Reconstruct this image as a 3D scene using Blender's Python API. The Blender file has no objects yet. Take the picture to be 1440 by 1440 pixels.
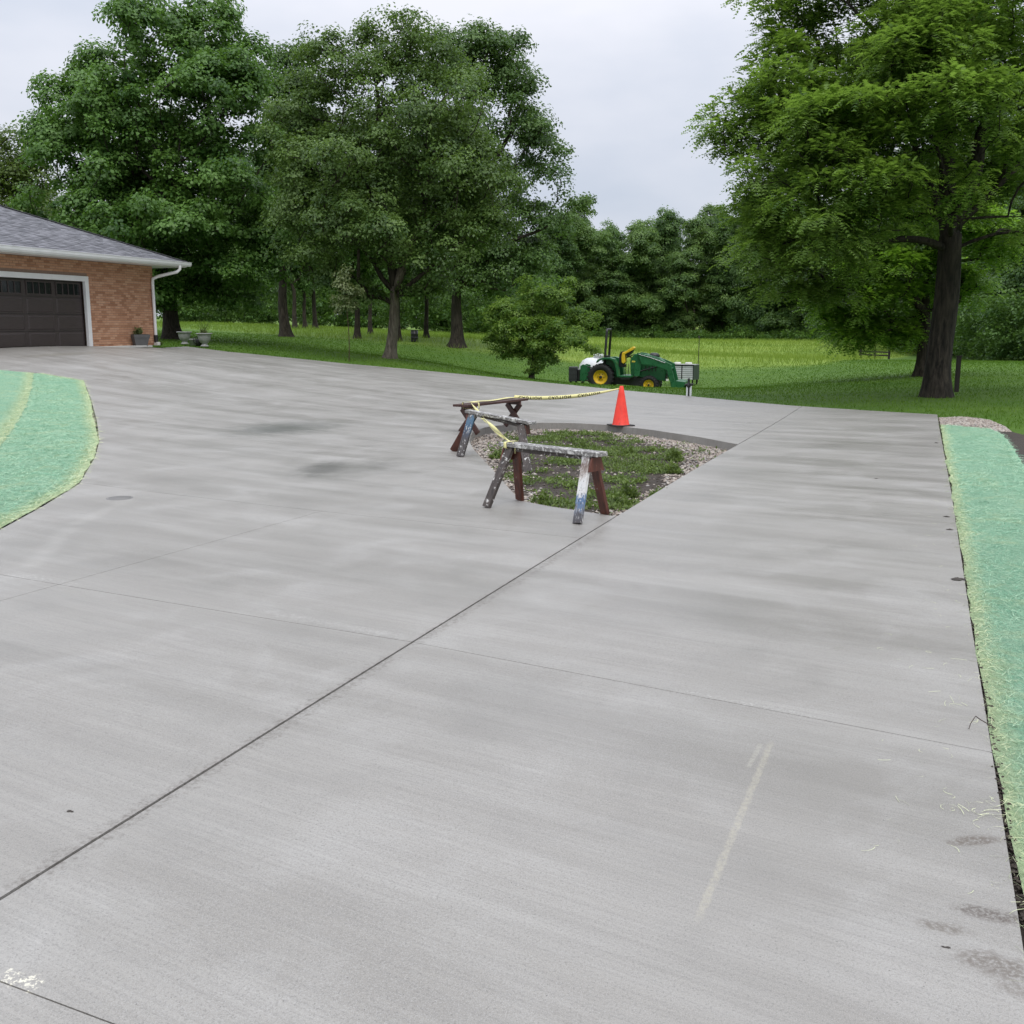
import bpy, bmesh, math, random
import numpy as np
from mathutils import Vector, Matrix

random.seed(7)
RNG = np.random.default_rng(7)
SC = bpy.context.scene
COL = SC.collection
PI = math.pi
R = math.radians

# ---------------------------------------------------------------- camera
CAM_H = 1.65
PITCH = R(10.4)
F = 1440.0
cam_data = bpy.data.cameras.new('camera')
cam_data.sensor_fit = 'HORIZONTAL'
cam_data.sensor_width = 36.0
cam_data.lens = 36.0 * F / 1440.0
cam_data.clip_start = 0.05
cam_data.clip_end = 2000.0
cam = bpy.data.objects.new('camera', cam_data)
cam.location = (0, 0, CAM_H)
cam.rotation_euler = (R(90) - PITCH, 0, 0)
COL.objects.link(cam)
SC.camera = cam

# ---------------------------------------------------------------- world, sun, exposure
SUN_EL, SUN_AZ = R(56), R(165)          # high soft sun behind the clouds
world = bpy.data.worlds.new('World')
SC.world = world
world.use_nodes = True
wt = world.node_tree
wt.nodes.clear()
w_out = wt.nodes.new('ShaderNodeOutputWorld')
w_bg = wt.nodes.new('ShaderNodeBackground')
w_bg.inputs['Strength'].default_value = 1.0
w_sky = wt.nodes.new('ShaderNodeTexSky')
w_sky.sky_type = 'NISHITA'
w_sky.sun_disc = False
w_sky.sun_elevation = SUN_EL
w_sky.sun_rotation = SUN_AZ
w_sc = wt.nodes.new('ShaderNodeVectorMath'); w_sc.operation = 'SCALE'
w_sc.inputs['Scale'].default_value = 0.09
wt.links.new(w_sky.outputs[0], w_sc.inputs[0])
w_tc = wt.nodes.new('ShaderNodeTexCoord')
w_map = wt.nodes.new('ShaderNodeMapping'); w_map.inputs['Scale'].default_value = (1, 1, 2.4)
wt.links.new(w_tc.outputs['Generated'], w_map.inputs['Vector'])
w_no = wt.nodes.new('ShaderNodeTexNoise'); w_no.inputs['Scale'].default_value = 2.4
w_no.inputs['Detail'].default_value = 5; w_no.inputs['Roughness'].default_value = 0.5
wt.links.new(w_map.outputs[0], w_no.inputs['Vector'])
w_cr = wt.nodes.new('ShaderNodeValToRGB')
w_cr.color_ramp.elements[0].position = 0.36; w_cr.color_ramp.elements[0].color = (0.555, 0.605, 0.705, 1)
w_cr.color_ramp.elements[1].position = 0.64; w_cr.color_ramp.elements[1].color = (0.775, 0.785, 0.85, 1)
wt.links.new(w_no.outputs[0], w_cr.inputs[0])
w_sep = wt.nodes.new('ShaderNodeSeparateXYZ')
wt.links.new(w_tc.outputs['Generated'], w_sep.inputs[0])
w_mr = wt.nodes.new('ShaderNodeMapRange')       # overcast sky: brighter towards the zenith
w_mr.inputs['From Min'].default_value = 0.0; w_mr.inputs['From Max'].default_value = 1.0
w_mr.inputs['To Min'].default_value = 1.0; w_mr.inputs['To Max'].default_value = 3.1
w_sq = wt.nodes.new('ShaderNodeMath'); w_sq.operation = 'MULTIPLY'
wt.links.new(w_sep.outputs['Z'], w_sq.inputs[0]); wt.links.new(w_sep.outputs['Z'], w_sq.inputs[1])
wt.links.new(w_sq.outputs[0], w_mr.inputs['Value'])
w_cl = wt.nodes.new('ShaderNodeVectorMath'); w_cl.operation = 'SCALE'
wt.links.new(w_cr.outputs[0], w_cl.inputs[0]); wt.links.new(w_mr.outputs[0], w_cl.inputs['Scale'])
w_mix = wt.nodes.new('ShaderNodeMix'); w_mix.data_type = 'RGBA'
w_mix.inputs['Factor'].default_value = 0.93
wt.links.new(w_sc.outputs[0], w_mix.inputs['A']); wt.links.new(w_cl.outputs[0], w_mix.inputs['B'])
wt.links.new(w_mix.outputs['Result'], w_bg.inputs['Color'])
wt.links.new(w_bg.outputs[0], w_out.inputs[0])

sun_d = bpy.data.lights.new('sun', 'SUN')
sun_d.energy = 1.2
sun_d.angle = R(32)
sun_d.color = (1.0, 0.94, 0.84)
sun = bpy.data.objects.new('sun', sun_d)
COL.objects.link(sun)
sun.rotation_euler = (R(90) - SUN_EL, 0, PI - SUN_AZ)
SC.view_settings.view_transform = 'Standard'
SC.view_settings.look = 'None'
SC.view_settings.exposure = 0.12
SC.view_settings.gamma = 1.0
SC.view_settings.use_curve_mapping = False

# ---------------------------------------------------------------- picture -> place helpers
CP, SP = math.cos(PITCH), math.sin(PITCH)
def ray(px, py):
    u = (px - 720.0) / F; v = -(py - 720.0) / F
    return (u, CP + v * SP, v * CP - SP)
def atD(px, py, D):                      # point seen at a pixel, D metres ahead
    d = ray(px, py); t = D / d[1]
    return np.array([d[0] * t, D, CAM_H + d[2] * t])
def atZ(px, py, z):
    d = ray(px, py); t = (z - CAM_H) / d[2]
    return np.array([d[0] * t, d[1] * t, z])

# terrain: a smooth height field through surveyed points
CTRL = []
for x, y, z in [(-8, -8, 0), (8, -8, 0), (0, -10, 0), (-6, 0, 0), (6, 0, 0), (0, 0, 0), (-3, 5, 0), (3, 5, 0), (0, 9, -.02),
                (4, 12, -.05), (-5, 9, 0.0), (0, 12.5, -.04), (-9, 6, .1), (12, 5, .02), (14, 14, -.05), (-16, 12, .5), (-22, 22, 1.0),
                (-30, 30, 1.1), (-60, 60, 1.8), (-120, 110, 2.6), (60, 40, -.3), (120, 90, 0), (70, 140, -.6), (160, 200, .5),
                (-150, 250, 4), (0, 260, 0.5), (0, 400, 3), (200, 400, 3), (-250, 400, 6), (300, 0, 0), (-300, 0, 3),
                (0, -60, 0), (-100, -40, 1), (100, -40, 0), (30, 20, -.2)]:
    CTRL.append((x, y, z))
for px, py, z in [(1318, 583, -.15), (875, 600, -.13), (1110, 570, -.2), (800, 541, -.10), (680, 528, .1), (490, 512, .38), (435, 600, .0),
                  (1010, 600, -.14), (285, 490, .8), (0, 620, .12), (118, 535, .44), (0, 521, .64), (250, 520, .55)]:
    CTRL.append(tuple(atZ(px, py, z)))
for px, py, D in [(127, 485.5, 31), (0, 489, 27.6), (240, 475, 44), (547, 500, 38), (1318, 555, 26), (1000, 540, 45), (1000, 500, 80), (870, 549.5, 44),
                  (1000, 477, 150), (1250, 478, 120), (740, 531, 36), (640, 475, 60), (500, 474, 60), (400, 458, 85), (300, 455, 85),
                  (0, 452, 100), (1297, 525, 38), (1420, 510, 45), (820, 478, 140), (700, 470, 110)]:
    CTRL.append(tuple(atD(px, py, D)))
CTRL = np.array(CTRL)
MQ = 5.0
def _phi(a, b):
    d2 = ((a[:, None, :2] - b[None, :, :2]) ** 2).sum(-1)
    return np.sqrt(d2 + MQ * MQ)
_n = len(CTRL)
_A = np.zeros((_n + 1, _n + 1)); _A[:_n, :_n] = _phi(CTRL, CTRL) - 0.25 * np.eye(_n); _A[_n, :_n] = 1; _A[:_n, _n] = 1
_w = np.linalg.solve(_A, np.append(CTRL[:, 2], 0))
def Z(x, y):
    x = np.asarray(x, float); y = np.asarray(y, float)
    p = np.stack([x.ravel(), y.ravel()], -1)
    out = np.empty(len(p))
    for i in range(0, len(p), 20000):
        out[i:i + 20000] = _phi(p[i:i + 20000], CTRL) @ _w[:_n] + _w[_n]
    return out.reshape(x.shape)
def z1(x, y): return float(Z(np.array([x]), np.array([y]))[0])
_DS = np.concatenate([np.arange(1, 60, .05), np.arange(60, 400, .5)])
def G(px, py):                           # ground point seen at a pixel
    d = ray(px, py); t = _DS / d[1]
    h = CAM_H + d[2] * t - Z(d[0] * t, _DS)
    i = np.argmax(h < 0) if (h < 0).any() else len(_DS) - 1
    i = max(i, 1)
    a = h[i - 1] / (h[i - 1] - h[i]) if h[i - 1] != h[i] else 0
    D = _DS[i - 1] + a * (_DS[i] - _DS[i - 1])
    x = d[0] * D / d[1]
    return np.array([x, D, z1(x, D)])
def G2(px, py): return tuple(G(px, py)[:2])

# ---------------------------------------------------------------- object helpers
def tag(o, label=None, cat=None, group=None, kind=None):
    if label: o['label'] = label
    if cat: o['category'] = cat
    if group: o['group'] = group
    if kind: o['kind'] = kind
    return o
def thing(name, label, cat, loc=(0, 0, 0), rotz=0.0, group=None):
    o = bpy.data.objects.new(name, None); COL.objects.link(o)
    o.empty_display_size = 0.2
    o.location = Vector([float(v) for v in loc]); o.rotation_euler = (0, 0, rotz)
    return tag(o, label, cat, group)
def link(name, me, mat=None, parent=None):
    o = bpy.data.objects.new(name, me); COL.objects.link(o)
    if mat is not None and len(me.materials) == 0: me.materials.append(mat)
    if parent is not None: o.parent = parent
    return o
def copy_tree(o, parent=None):
    c = o.copy(); COL.objects.link(c)
    if parent is not None: c.parent = parent
    for ch in list(o.children): copy_tree(ch, c)
    return c
def np_mesh(name, V, Fq, attrs=None, smooth=False):      # V (n,3), Fq (m,k) all faces of k corners
    V = np.asarray(V, np.float32); Fq = np.asarray(Fq, np.int32)
    me = bpy.data.meshes.new(name)
    k = Fq.shape[1]
    me.vertices.add(len(V)); me.vertices.foreach_set('co', V.ravel())
    me.loops.add(Fq.size); me.loops.foreach_set('vertex_index', Fq.ravel())
    me.polygons.add(len(Fq)); me.polygons.foreach_set('loop_start', np.arange(0, Fq.size, k, dtype=np.int32))
    me.update(calc_edges=True)
    if attrs:
        for an, (dom, vals) in attrs.items():
            a = me.attributes.new(an, 'FLOAT', dom); a.data.foreach_set('value', np.asarray(vals, np.float32))
    me.polygons.foreach_set('use_smooth', np.full(len(Fq), smooth))
    me.validate(); me.update()
    return me

class MB:                                                 # small mesh builder
    def __init__(s): s.v = []; s.f = []; s.sm = []
    def add(s, vs, fs, smooth=False):
        b = len(s.v); s.v += [tuple(map(float, v)) for v in vs]
        s.f += [tuple(b + i for i in f) for f in fs]; s.sm += [smooth] * len(fs); return s
    def box(s, c, d, rot=None):
        hx, hy, hz = d[0] / 2, d[1] / 2, d[2] / 2
        vs = [Vector((x, y, z)) for x in (-hx, hx) for y in (-hy, hy) for z in (-hz, hz)]
        if rot is not None: vs = [rot @ v for v in vs]
        c = Vector([float(q) for q in c])
        return s.add([v + c for v in vs], [(0, 1, 3, 2), (4, 6, 7, 5), (0, 4, 5, 1), (2, 3, 7, 6), (0, 2, 6, 4), (1, 5, 7, 3)])
    def bar(s, p0, p1, w, h, up=(0, 0, 1)):               # board from p0 to p1, w across, h thick along 'up'
        p0 = Vector([float(q) for q in p0]); p1 = Vector([float(q) for q in p1]); d = (p1 - p0); L = d.length; d.normalize()
        u = Vector(up); u = (u - d * u.dot(d)).normalized(); sd = d.cross(u)
        m = Matrix((d, sd, u)).transposed()
        return s.box((p0 + p1) / 2, (L, w, h), m)
    def tube(s, pts, r, k=8, cap=True):
        pts = [Vector([float(q) for q in p]) for p in pts]; n = len(pts)
        rs = r if hasattr(r, '__len__') else [r] * n
        vs = []; fs = []
        ref = None
        for i, p in enumerate(pts):
            d = (pts[min(i + 1, n - 1)] - pts[max(i - 1, 0)]).normalized()
            if ref is None:
                ref = Vector((0, 0, 1)) if abs(d.z) < .9 else Vector((1, 0, 0))
            a = (ref - d * ref.dot(d)).normalized(); b = d.cross(a); ref = a
            for j in range(k):
                t = 2 * PI * j / k
                vs.append(p + (a * math.cos(t) + b * math.sin(t)) * rs[i])
        for i in range(n - 1):
            for j in range(k):
                j2 = (j + 1) % k
                fs.append((i * k + j, i * k + j2, (i + 1) * k + j2, (i + 1) * k + j))
        s.add(vs, fs, True)
        if cap:
            s.add(vs[:k], [tuple(range(k))[::-1]]); s.add(vs[-k:], [tuple(range(k))])
        return s
    def lathe(s, prof, k=24, c=(0, 0, 0), axis='z', smooth=True):
        vs = []; fs = []
        for r, h in prof:
            for j in range(k):
                t = 2 * PI * j / k
                x, y, z = r * math.cos(t), r * math.sin(t), h
                if axis == 'y': x, y, z = x, h, y
                if axis == 'x': x, y, z = h, x, y
                vs.append((x + c[0], y + c[1], z + c[2]))
        for i in range(len(prof) - 1):
            for j in range(k):
                j2 = (j + 1) % k
                fs.append((i * k + j, i * k + j2, (i + 1) * k + j2, (i + 1) * k + j))
        return s.add(vs, fs, smooth)
    def prism(s, poly, y0, y1):                           # polygon in x-z, extruded along y
        n = len(poly)
        vs = [(x, y0, z) for x, z in poly] + [(x, y1, z) for x, z in poly]
        fs = [tuple(range(n)), tuple(range(2 * n - 1, n - 1, -1))]
        for i in range(n):
            j = (i + 1) % n; fs.append((i, i + n, j + n, j))
        return s.add(vs, fs)
    def mesh(s, name):
        me = bpy.data.meshes.new(name); me.from_pydata(s.v, [], s.f)
        me.polygons.foreach_set('use_smooth', s.sm); me.validate(); 
        bm = bmesh.new(); bm.from_mesh(me); bmesh.ops.recalc_face_normals(bm, faces=bm.faces[:]); bm.to_mesh(me); bm.free()
        me.update(); return me
    def build(s, name, mat, parent=None, bevel=0.0):
        o = link(name, s.mesh(name), mat, parent)
        if bevel:
            m = o.modifiers.new('bevel', 'BEVEL'); m.width = bevel; m.segments = 2; m.limit_method = 'ANGLE'; m.angle_limit = R(40)
        return o

# ---------------------------------------------------------------- materials
class NT:
    def __init__(s, name):
        s.m = bpy.data.materials.new(name); s.m.use_nodes = True; s.t = s.m.node_tree; s.t.nodes.clear()
        s.out = s.n('ShaderNodeOutputMaterial')
        s.b = s.n('ShaderNodeBsdfPrincipled'); s.l(s.b.outputs[0], s.out.inputs[0])
    def n(s, typ, **kw):
        nd = s.t.nodes.new(typ)
        for k, v in kw.items(): setattr(nd, k, v)
        return nd
    def l(s, a, b): s.t.links.new(a, b)
    def put(s, sock, v):
        if isinstance(v, bpy.types.NodeSocket): s.l(v, sock)
        elif isinstance(v, (tuple, list)) and len(v) == 3 and sock.type == 'RGBA': sock.default_value = (*v, 1)
        else: sock.default_value = v
    def math(s, op, a, b=0.0, clamp=False):
        nd = s.n('ShaderNodeMath', operation=op, use_clamp=clamp); s.put(nd.inputs[0], a); s.put(nd.inputs[1], b); return nd.outputs[0]
    def pos(s): return s.n('ShaderNodeNewGeometry').outputs['Position']
    def obj(s): return s.n('ShaderNodeTexCoord').outputs['Object']
    def map(s, vec, scale=(1, 1, 1), rot=(0, 0, 0), loc=(0, 0, 0)):
        nd = s.n('ShaderNodeMapping'); s.l(vec, nd.inputs[0])
        nd.inputs['Scale'].default_value = scale; nd.inputs['Rotation'].default_value = rot; nd.inputs['Location'].default_value = loc
        return nd.outputs[0]
    def noise(s, vec, scale, detail=4, rough=.55, dist=0.0):
        nd = s.n('ShaderNodeTexNoise'); s.l(vec, nd.inputs['Vector'])
        nd.inputs['Scale'].default_value = scale; nd.inputs['Detail'].default_value = detail
        nd.inputs['Roughness'].default_value = rough; nd.inputs['Distortion'].default_value = dist
        return nd.outputs[0]
    def mr(s, v, a, b, c=0.0, d=1.0, smooth=False):
        nd = s.n('ShaderNodeMapRange'); s.put(nd.inputs['Value'], v)
        if smooth: nd.interpolation_type = 'SMOOTHSTEP'
        for k, q in zip(('From Min', 'From Max', 'To Min', 'To Max'), (a, b, c, d)): s.put(nd.inputs[k], q)
        return nd.outputs[0]
    def mix(s, f, a, b, mode='MIX'):
        nd = s.n('ShaderNodeMix', data_type='RGBA', blend_type=mode); s.put(nd.inputs['Factor'], f); s.put(nd.inputs['A'], a); s.put(nd.inputs['B'], b)
        return nd.outputs['Result']
    def attr(s, name): return s.n('ShaderNodeAttribute', attribute_name=name).outputs['Fac']
    def rnd(s): return s.n('ShaderNodeObjectInfo').outputs['Random']
    def bump(s, h, strength=.5, dist=.01):
        nd = s.n('ShaderNodeBump'); nd.inputs['Strength'].default_value = strength; nd.inputs['Distance'].default_value = dist
        s.l(h, nd.inputs['Height']); s.l(nd.outputs[0], s.b.inputs['Normal']); return nd
    def fin(s, col=None, rough=None, metal=None, spec=None):
        if col is not None: s.put(s.b.inputs['Base Color'], col)
        if rough is not None: s.put(s.b.inputs['Roughness'], rough)
        if metal is not None: s.put(s.b.inputs['Metallic'], metal)
        if spec is not None: s.put(s.b.inputs['Specular IOR Level'], spec)
        return s.m

def plain(name, col, rough=.5, metal=0.0, var=.12, scale=6.0, bump=0.0):
    t = NT(name); p = t.obj()
    n = t.noise(p, scale, 5)
    c = t.mix(t.mr(n, .3, .7), tuple(q * (1 - var) for q in col), tuple(min(1, q * (1 + var)) for q in col))
    if bump: t.bump(t.noise(p, scale * 8, 4), bump, .004)
    return t.fin(c, t.mr(n, .3, .7, max(.05, rough - .08), min(1, rough + .08)), metal)

def leaf_mat(name, c0, c1, trans=.3, rough=.42):
    t = NT(name)
    a = t.attr('tint')
    c = t.mix(a, c0, c1)
    t.fin(c, rough, spec=.28)
    tr = t.n('ShaderNodeBsdfTranslucent'); cc = t.mix(.5, c, (c1[0] * 1.6, c1[1] * 1.7, c1[2] * .8)); t.l(cc, tr.inputs[0])
    mx = t.n('ShaderNodeMixShader'); mx.inputs[0].default_value = trans
    t.l(t.b.outputs[0], mx.inputs[1]); t.l(tr.outputs[0], mx.inputs[2]); t.l(mx.outputs[0], t.out.inputs[0])
    return t.m
def bark_mat(name, c0, c1, scale=1.0):
    t = NT(name); p = t.map(t.obj(), (9 * scale, 9 * scale, 1.6 * scale))
    n = t.noise(p, 1.6, 6, .65, .6); n2 = t.noise(t.obj(), 1.1, 3)
    c = t.mix(t.mr(n, .35, .68), c0, c1)
    c = t.mix(t.mr(n2, .4, .75, 0, .5), c, (c0[0] * .9, c0[1] * 1.1, c0[2] * .8))
    t.bump(n, 1.0, .05)
    return t.fin(c, .85, spec=.2)

M = {}
M['bark_dark'] = bark_mat('bark_dark', (.018, .015, .012), (.085, .07, .055))
M['bark_grey'] = bark_mat('bark_grey', (.07, .058, .046), (.27, .23, .185))
M['bark_locust'] = bark_mat('bark_locust', (.010, .009, .008), (.070, .058, .046), .7)
M['leaf_maple'] = leaf_mat('leaf_maple', (.034, .086, .018), (.150, .275, .065), .32)
M['leaf_oak'] = leaf_mat('leaf_oak', (.040, .082, .020), (.160, .250, .068), .32)
M['leaf_backoak'] = leaf_mat('leaf_backoak', (.036, .080, .024), (.135, .225, .066), .32)
M['leaf_locust'] = leaf_mat('leaf_locust', (.048, .108, .018), (.225, .350, .075), .42)
M['leaf_arch'] = leaf_mat('leaf_arch', (.060, .160, .014), (.22, .37, .055), .45)
M['leaf_pale'] = leaf_mat('leaf_pale', (.055, .095, .020), (.13, .19, .045), .35)
M['leaf_shrub'] = leaf_mat('leaf_shrub', (.044, .11, .016), (.21, .32, .06), .4)
M['leaf_forest'] = leaf_mat('leaf_forest', (.036, .084, .026), (.140, .240, .064), .32)
M['leaf_forest_pale'] = leaf_mat('leaf_forest_pale', (.048, .106, .030), (.175, .275, .074), .32)
M['leaf_sapling'] = leaf_mat('leaf_sapling', (.10, .14, .06), (.24, .28, .14), .35)
M['leaf_weed'] = leaf_mat('leaf_weed', (.050, .085, .020), (.18, .25, .07), .3)
M['grass_lawn'] = leaf_mat('grass_lawn', (.050, .125, .008), (.125, .220, .022), .25, .7)
M['grass_meadow'] = leaf_mat('grass_meadow', (.115, .195, .026), (.26, .345, .065), .3, .7)

# ================================================================= GROUND
def grid_axis(segs):
    out = []
    for a, b, st in segs: out += list(np.arange(a, b, st))
    return np.array(out + [segs[-1][1]])
MEADOW_LINE = [G2(*p) for p in [(-600, 452), (0, 455), (230, 460), (300, 464), (480, 476), (560, 482), (680, 494), (800, 508), (1000, 517), (1150, 512), (1290, 497), (1440, 488), (2200, 484)]]

def inside(poly, X, Y):
    c = np.zeros(X.shape, bool); n = len(poly)
    for i in range(n):
        x0, y0 = poly[i]; x1, y1 = poly[(i + 1) % n]
        if y0 == y1: continue
        k = ((y0 > Y) != (y1 > Y)) & (X < (x1 - x0) * (Y - y0) / (y1 - y0) + x0)
        c ^= k
    return c
def edge_dist(poly, X, Y, closed=True):
    d = np.full(X.shape, 1e9); n = len(poly)
    for i in range(n if closed else n - 1):
        a = np.array(poly[i]); b = np.array(poly[(i + 1) % n]); ab = b - a
        t = np.clip(((X - a[0]) * ab[0] + (Y - a[1]) * ab[1]) / (ab @ ab + 1e-12), 0, 1)
        d = np.minimum(d, np.hypot(X - a[0] - t * ab[0], Y - a[1] - t * ab[1]))
    return d

# --- garage frame (needed for the drive's far left edge)
FLOOR = 0.97
GU = np.array([.30, .954]); GU /= np.linalg.norm(GU)           # along the front wall, away from the camera
GN = np.array([GU[1], -GU[0]])                                  # outward from the front wall
_d = atZ(129, 485.5, FLOOR)
def _corner():
    # walk along the wall from the door edge until it meets the picture column of the corner
    best = None
    for s in np.arange(.5, 6, .01):
        q = atD(129, 485, 31)[:2] + GU * s
        px = 720 + F * q[0] / (q[1] * CP + (CAM_H - 2.0) * SP)
        if best is None or abs(px - 217) < best[0]: best = (abs(px - 217), s, q)
    return best
_b = _corner(); GC = _b[2]; WALL_S = _b[1]
def gxy(a, b): return tuple(GC - GU * a + GN * b)               # garage local -> world xy

# --- driveway outline (world)
RIGHT_EDGE = [G2(1318, 583), G2(1339, 700), G2(1366, 880), G2(1395, 1058), G2(1432, 1290)]
_a, _bb = np.array(RIGHT_EDGE[-2]), np.array(RIGHT_EDGE[-1])
_dir = (_bb - _a) / np.linalg.norm(_bb - _a)
RIGHT_EDGE.append(tuple(_bb + _dir * 9))
FAR_EDGE = [G2(*p) for p in [(1318, 583), (1110, 570), (960, 556), (800, 541), (680, 529), (580, 519.5), (490, 511.5), (400, 502.5), (320, 494.5), (285, 490), (262, 487)]]
FAR_EDGE += [gxy(-.9, -.3), gxy(-.25, .15)]
PATCH_OUT = [G2(*p) for p in [(-60, 519), (0, 521), (60, 525), (118, 535), (128, 561), (136, 590), (140, 620), (134, 642), (112, 680), (60, 712), (0, 745)]]
_e = np.array(PATCH_OUT[-1]); _e2 = np.array(PATCH_OUT[-2]); _dl = (_e - _e2) / np.linalg.norm(_e - _e2)
PATCH_LOW = tuple(_e + _dl * 6)
# bed notch, along joint L1
J1A, J1B = np.array(G2(860, 730)), np.array(G2(1036, 626))
BED = [G2(*p) for p in [(857, 725.5), (807, 717), (773, 712), (737, 705), (723, 695), (695, 663), (680, 647), (665, 631), (660, 620), (662, 612), (667, 606.5), (682, 601), (700, 598.5), (715, 597), (757, 594.3), (807, 595), (857, 597.5), (919, 604.8), (983, 614.5), (1030, 624.5)]]
OUTLINE = [RIGHT_EDGE[-1]] + RIGHT_EDGE[::-1][1:] + FAR_EDGE[1:] + [gxy(0.0, .02), gxy(13.0, .02), gxy(14, 4), G2(-260, 513)] + PATCH_OUT + [PATCH_LOW, (PATCH_LOW[0] - 2, -6)]

# --- lawn sheet
gx = grid_axis([(-420, -120, 30), (-120, -40, 6), (-40, -16, 1.0), (-16, 14, .5), (14, 40, 1.0), (40, 120, 6), (120, 420, 30)])
gy = grid_axis([(-80, -10, 10), (-10, 2, 1.0), (2, 42, .5), (42, 80, 1.5), (80, 180, 5), (180, 600, 30)])
GX, GY = np.meshgrid(gx, gy)
ZG = Z(GX, GY) - 0.045
ins = inside(OUTLINE, GX, GY); dist = edge_dist(OUTLINE, GX, GY)
ZG = ZG - np.where(ins, np.clip((dist - .45) / .6, 0, 1) * .3, 0)
ml = np.array(MEADOW_LINE); order = np.argsort(ml[:, 0])
my = np.interp(GX, ml[order, 0], ml[order, 1])
mead = np.clip((GY - my) / 1.5 + .5, 0, 1) * (1 - .65 * np.clip((4 - GX) / 12, 0, 1))  # weaker on the left: tree shade and duller grass put into the ground colour
ny, nx = GX.shape
idx = np.arange(nx * ny).reshape(ny, nx)
FQ = np.stack([idx[:-1, :-1], idx[:-1, 1:], idx[1:, 1:], idx[1:, :-1]], -1).reshape(-1, 4)
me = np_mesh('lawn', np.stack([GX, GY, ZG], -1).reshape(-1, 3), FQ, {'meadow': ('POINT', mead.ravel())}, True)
t = NT('lawn_grass'); p = t.pos()
n1 = t.noise(p, .35, 5); n2 = t.noise(p, 14, 6, .7); n3 = t.noise(t.map(p, (.25, 1.2, 1), (0, 0, R(-10))), 1.1, 3)
lawn = t.mix(t.mr(n1, .3, .7), (.046, .115, .008), (.085, .165, .014))
lawn = t.mix(t.mr(n3, .42, .6, 0, .5), lawn, (.038, .095, .008))
lawn = t.mix(t.mr(n2, .3, .75, 0, .55), lawn, (.10, .17, .03))
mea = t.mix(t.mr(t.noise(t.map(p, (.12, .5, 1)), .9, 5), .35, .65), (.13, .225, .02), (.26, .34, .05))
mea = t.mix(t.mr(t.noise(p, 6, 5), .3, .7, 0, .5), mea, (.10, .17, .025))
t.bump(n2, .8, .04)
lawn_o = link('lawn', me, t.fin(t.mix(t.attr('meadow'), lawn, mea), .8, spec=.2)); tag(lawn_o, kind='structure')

# --- concrete material
def stain_ellipse(t, p, px, py, la, lb, ang, soft=.4, n=None, thr=.5):
    """soft-edged worn mark centred on the ground point seen there; la, lb half sizes in metres"""
    c = G(px, py)
    q = t.map(p, loc=(-c[0], -c[1], 0))
    q = t.map(q, rot=(0, 0, -ang))
    q = t.map(q, (1 / la, 1 / lb, 0))
    ln = t.n('ShaderNodeVectorMath', operation='LENGTH'); t.l(q, ln.inputs[0])
    v = ln.outputs['Value']
    if n is not None: v = t.math('ADD', v, t.mr(n, 0, 1, -.5, .5))
    return t.mr(v, 1.0, 1.0 - soft, 0, 1, True)
_t0, _t1 = np.array(G2(575, 902)), np.array(G2(1395, 1058))
T_ANG = math.atan2(*(_t1 - _t0)[::-1])
t = NT('broomed_concrete'); p = t.pos()
q = t.map(p, rot=(0, 0, -T_ANG))
s_big = t.noise(p, .28, 4, .5, .4)
s_str = t.noise(t.map(q, (.16, 1.5, 1)), 1.0, 6, .6, .35)
s_st2 = t.noise(t.map(q, (.30, 3.2, 1), loc=(3, 7, 0)), 1.0, 6, .62, .3)
s_st3 = t.noise(t.map(q, (1.3, 75, 1)), 1.0, 4, .6)
s_blot = t.noise(p, 1.3, 6, .62, .5)
s_fine = t.noise(p, 130, 3, .7)
s_grit = t.noise(p, 420, 2, .6)
c = t.mix(t.mr(s_str, .32, .68), (.228, .214, .190), (.312, .296, .268))
c = t.mix(t.mr(s_big, .35, .65, 0, .45), c, (.225, .211, .188))
c = t.mix(t.mr(s_st2, .45, .72, 0, .60), c, (.375, .361, .334))
c = t.mix(t.mr(s_blot, .52, .74, 0, .55), c, (.395, .385, .362))
c = t.mix(t.mr(s_blot, .46, .25, 0, .50), c, (.195, .184, .166))
c = t.mix(t.mr(s_st3, .38, .66, 0, .30), c, (.16, .152, .14))
c = t.mix(t.mr(s_fine, .50, .70, 0, .62), c, (.13, .125, .116))
c = t.mix(t.mr(s_grit, .5, .66, 0, .42), c, (.48, .475, .46))
pits = t.n('ShaderNodeTexVoronoi'); t.l(p, pits.inputs['Vector']); pits.inputs['Scale'].default_value = 38
pm = t.math('MULTIPLY', t.mr(pits.outputs['Distance'], .10, .05), t.mr(t.noise(p, 1.7, 3), .42, .6))
c = t.mix(t.math('MULTIPLY', pm, .95), c, (.10, .095, .09))
nz = t.noise(p, 5, 5, .65); nz2 = t.noise(p, 24, 5, .7)
wet = None
def dark(f, k, col):
    global c
    c = t.mix(t.math('MULTIPLY', f, k), c, col)
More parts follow.
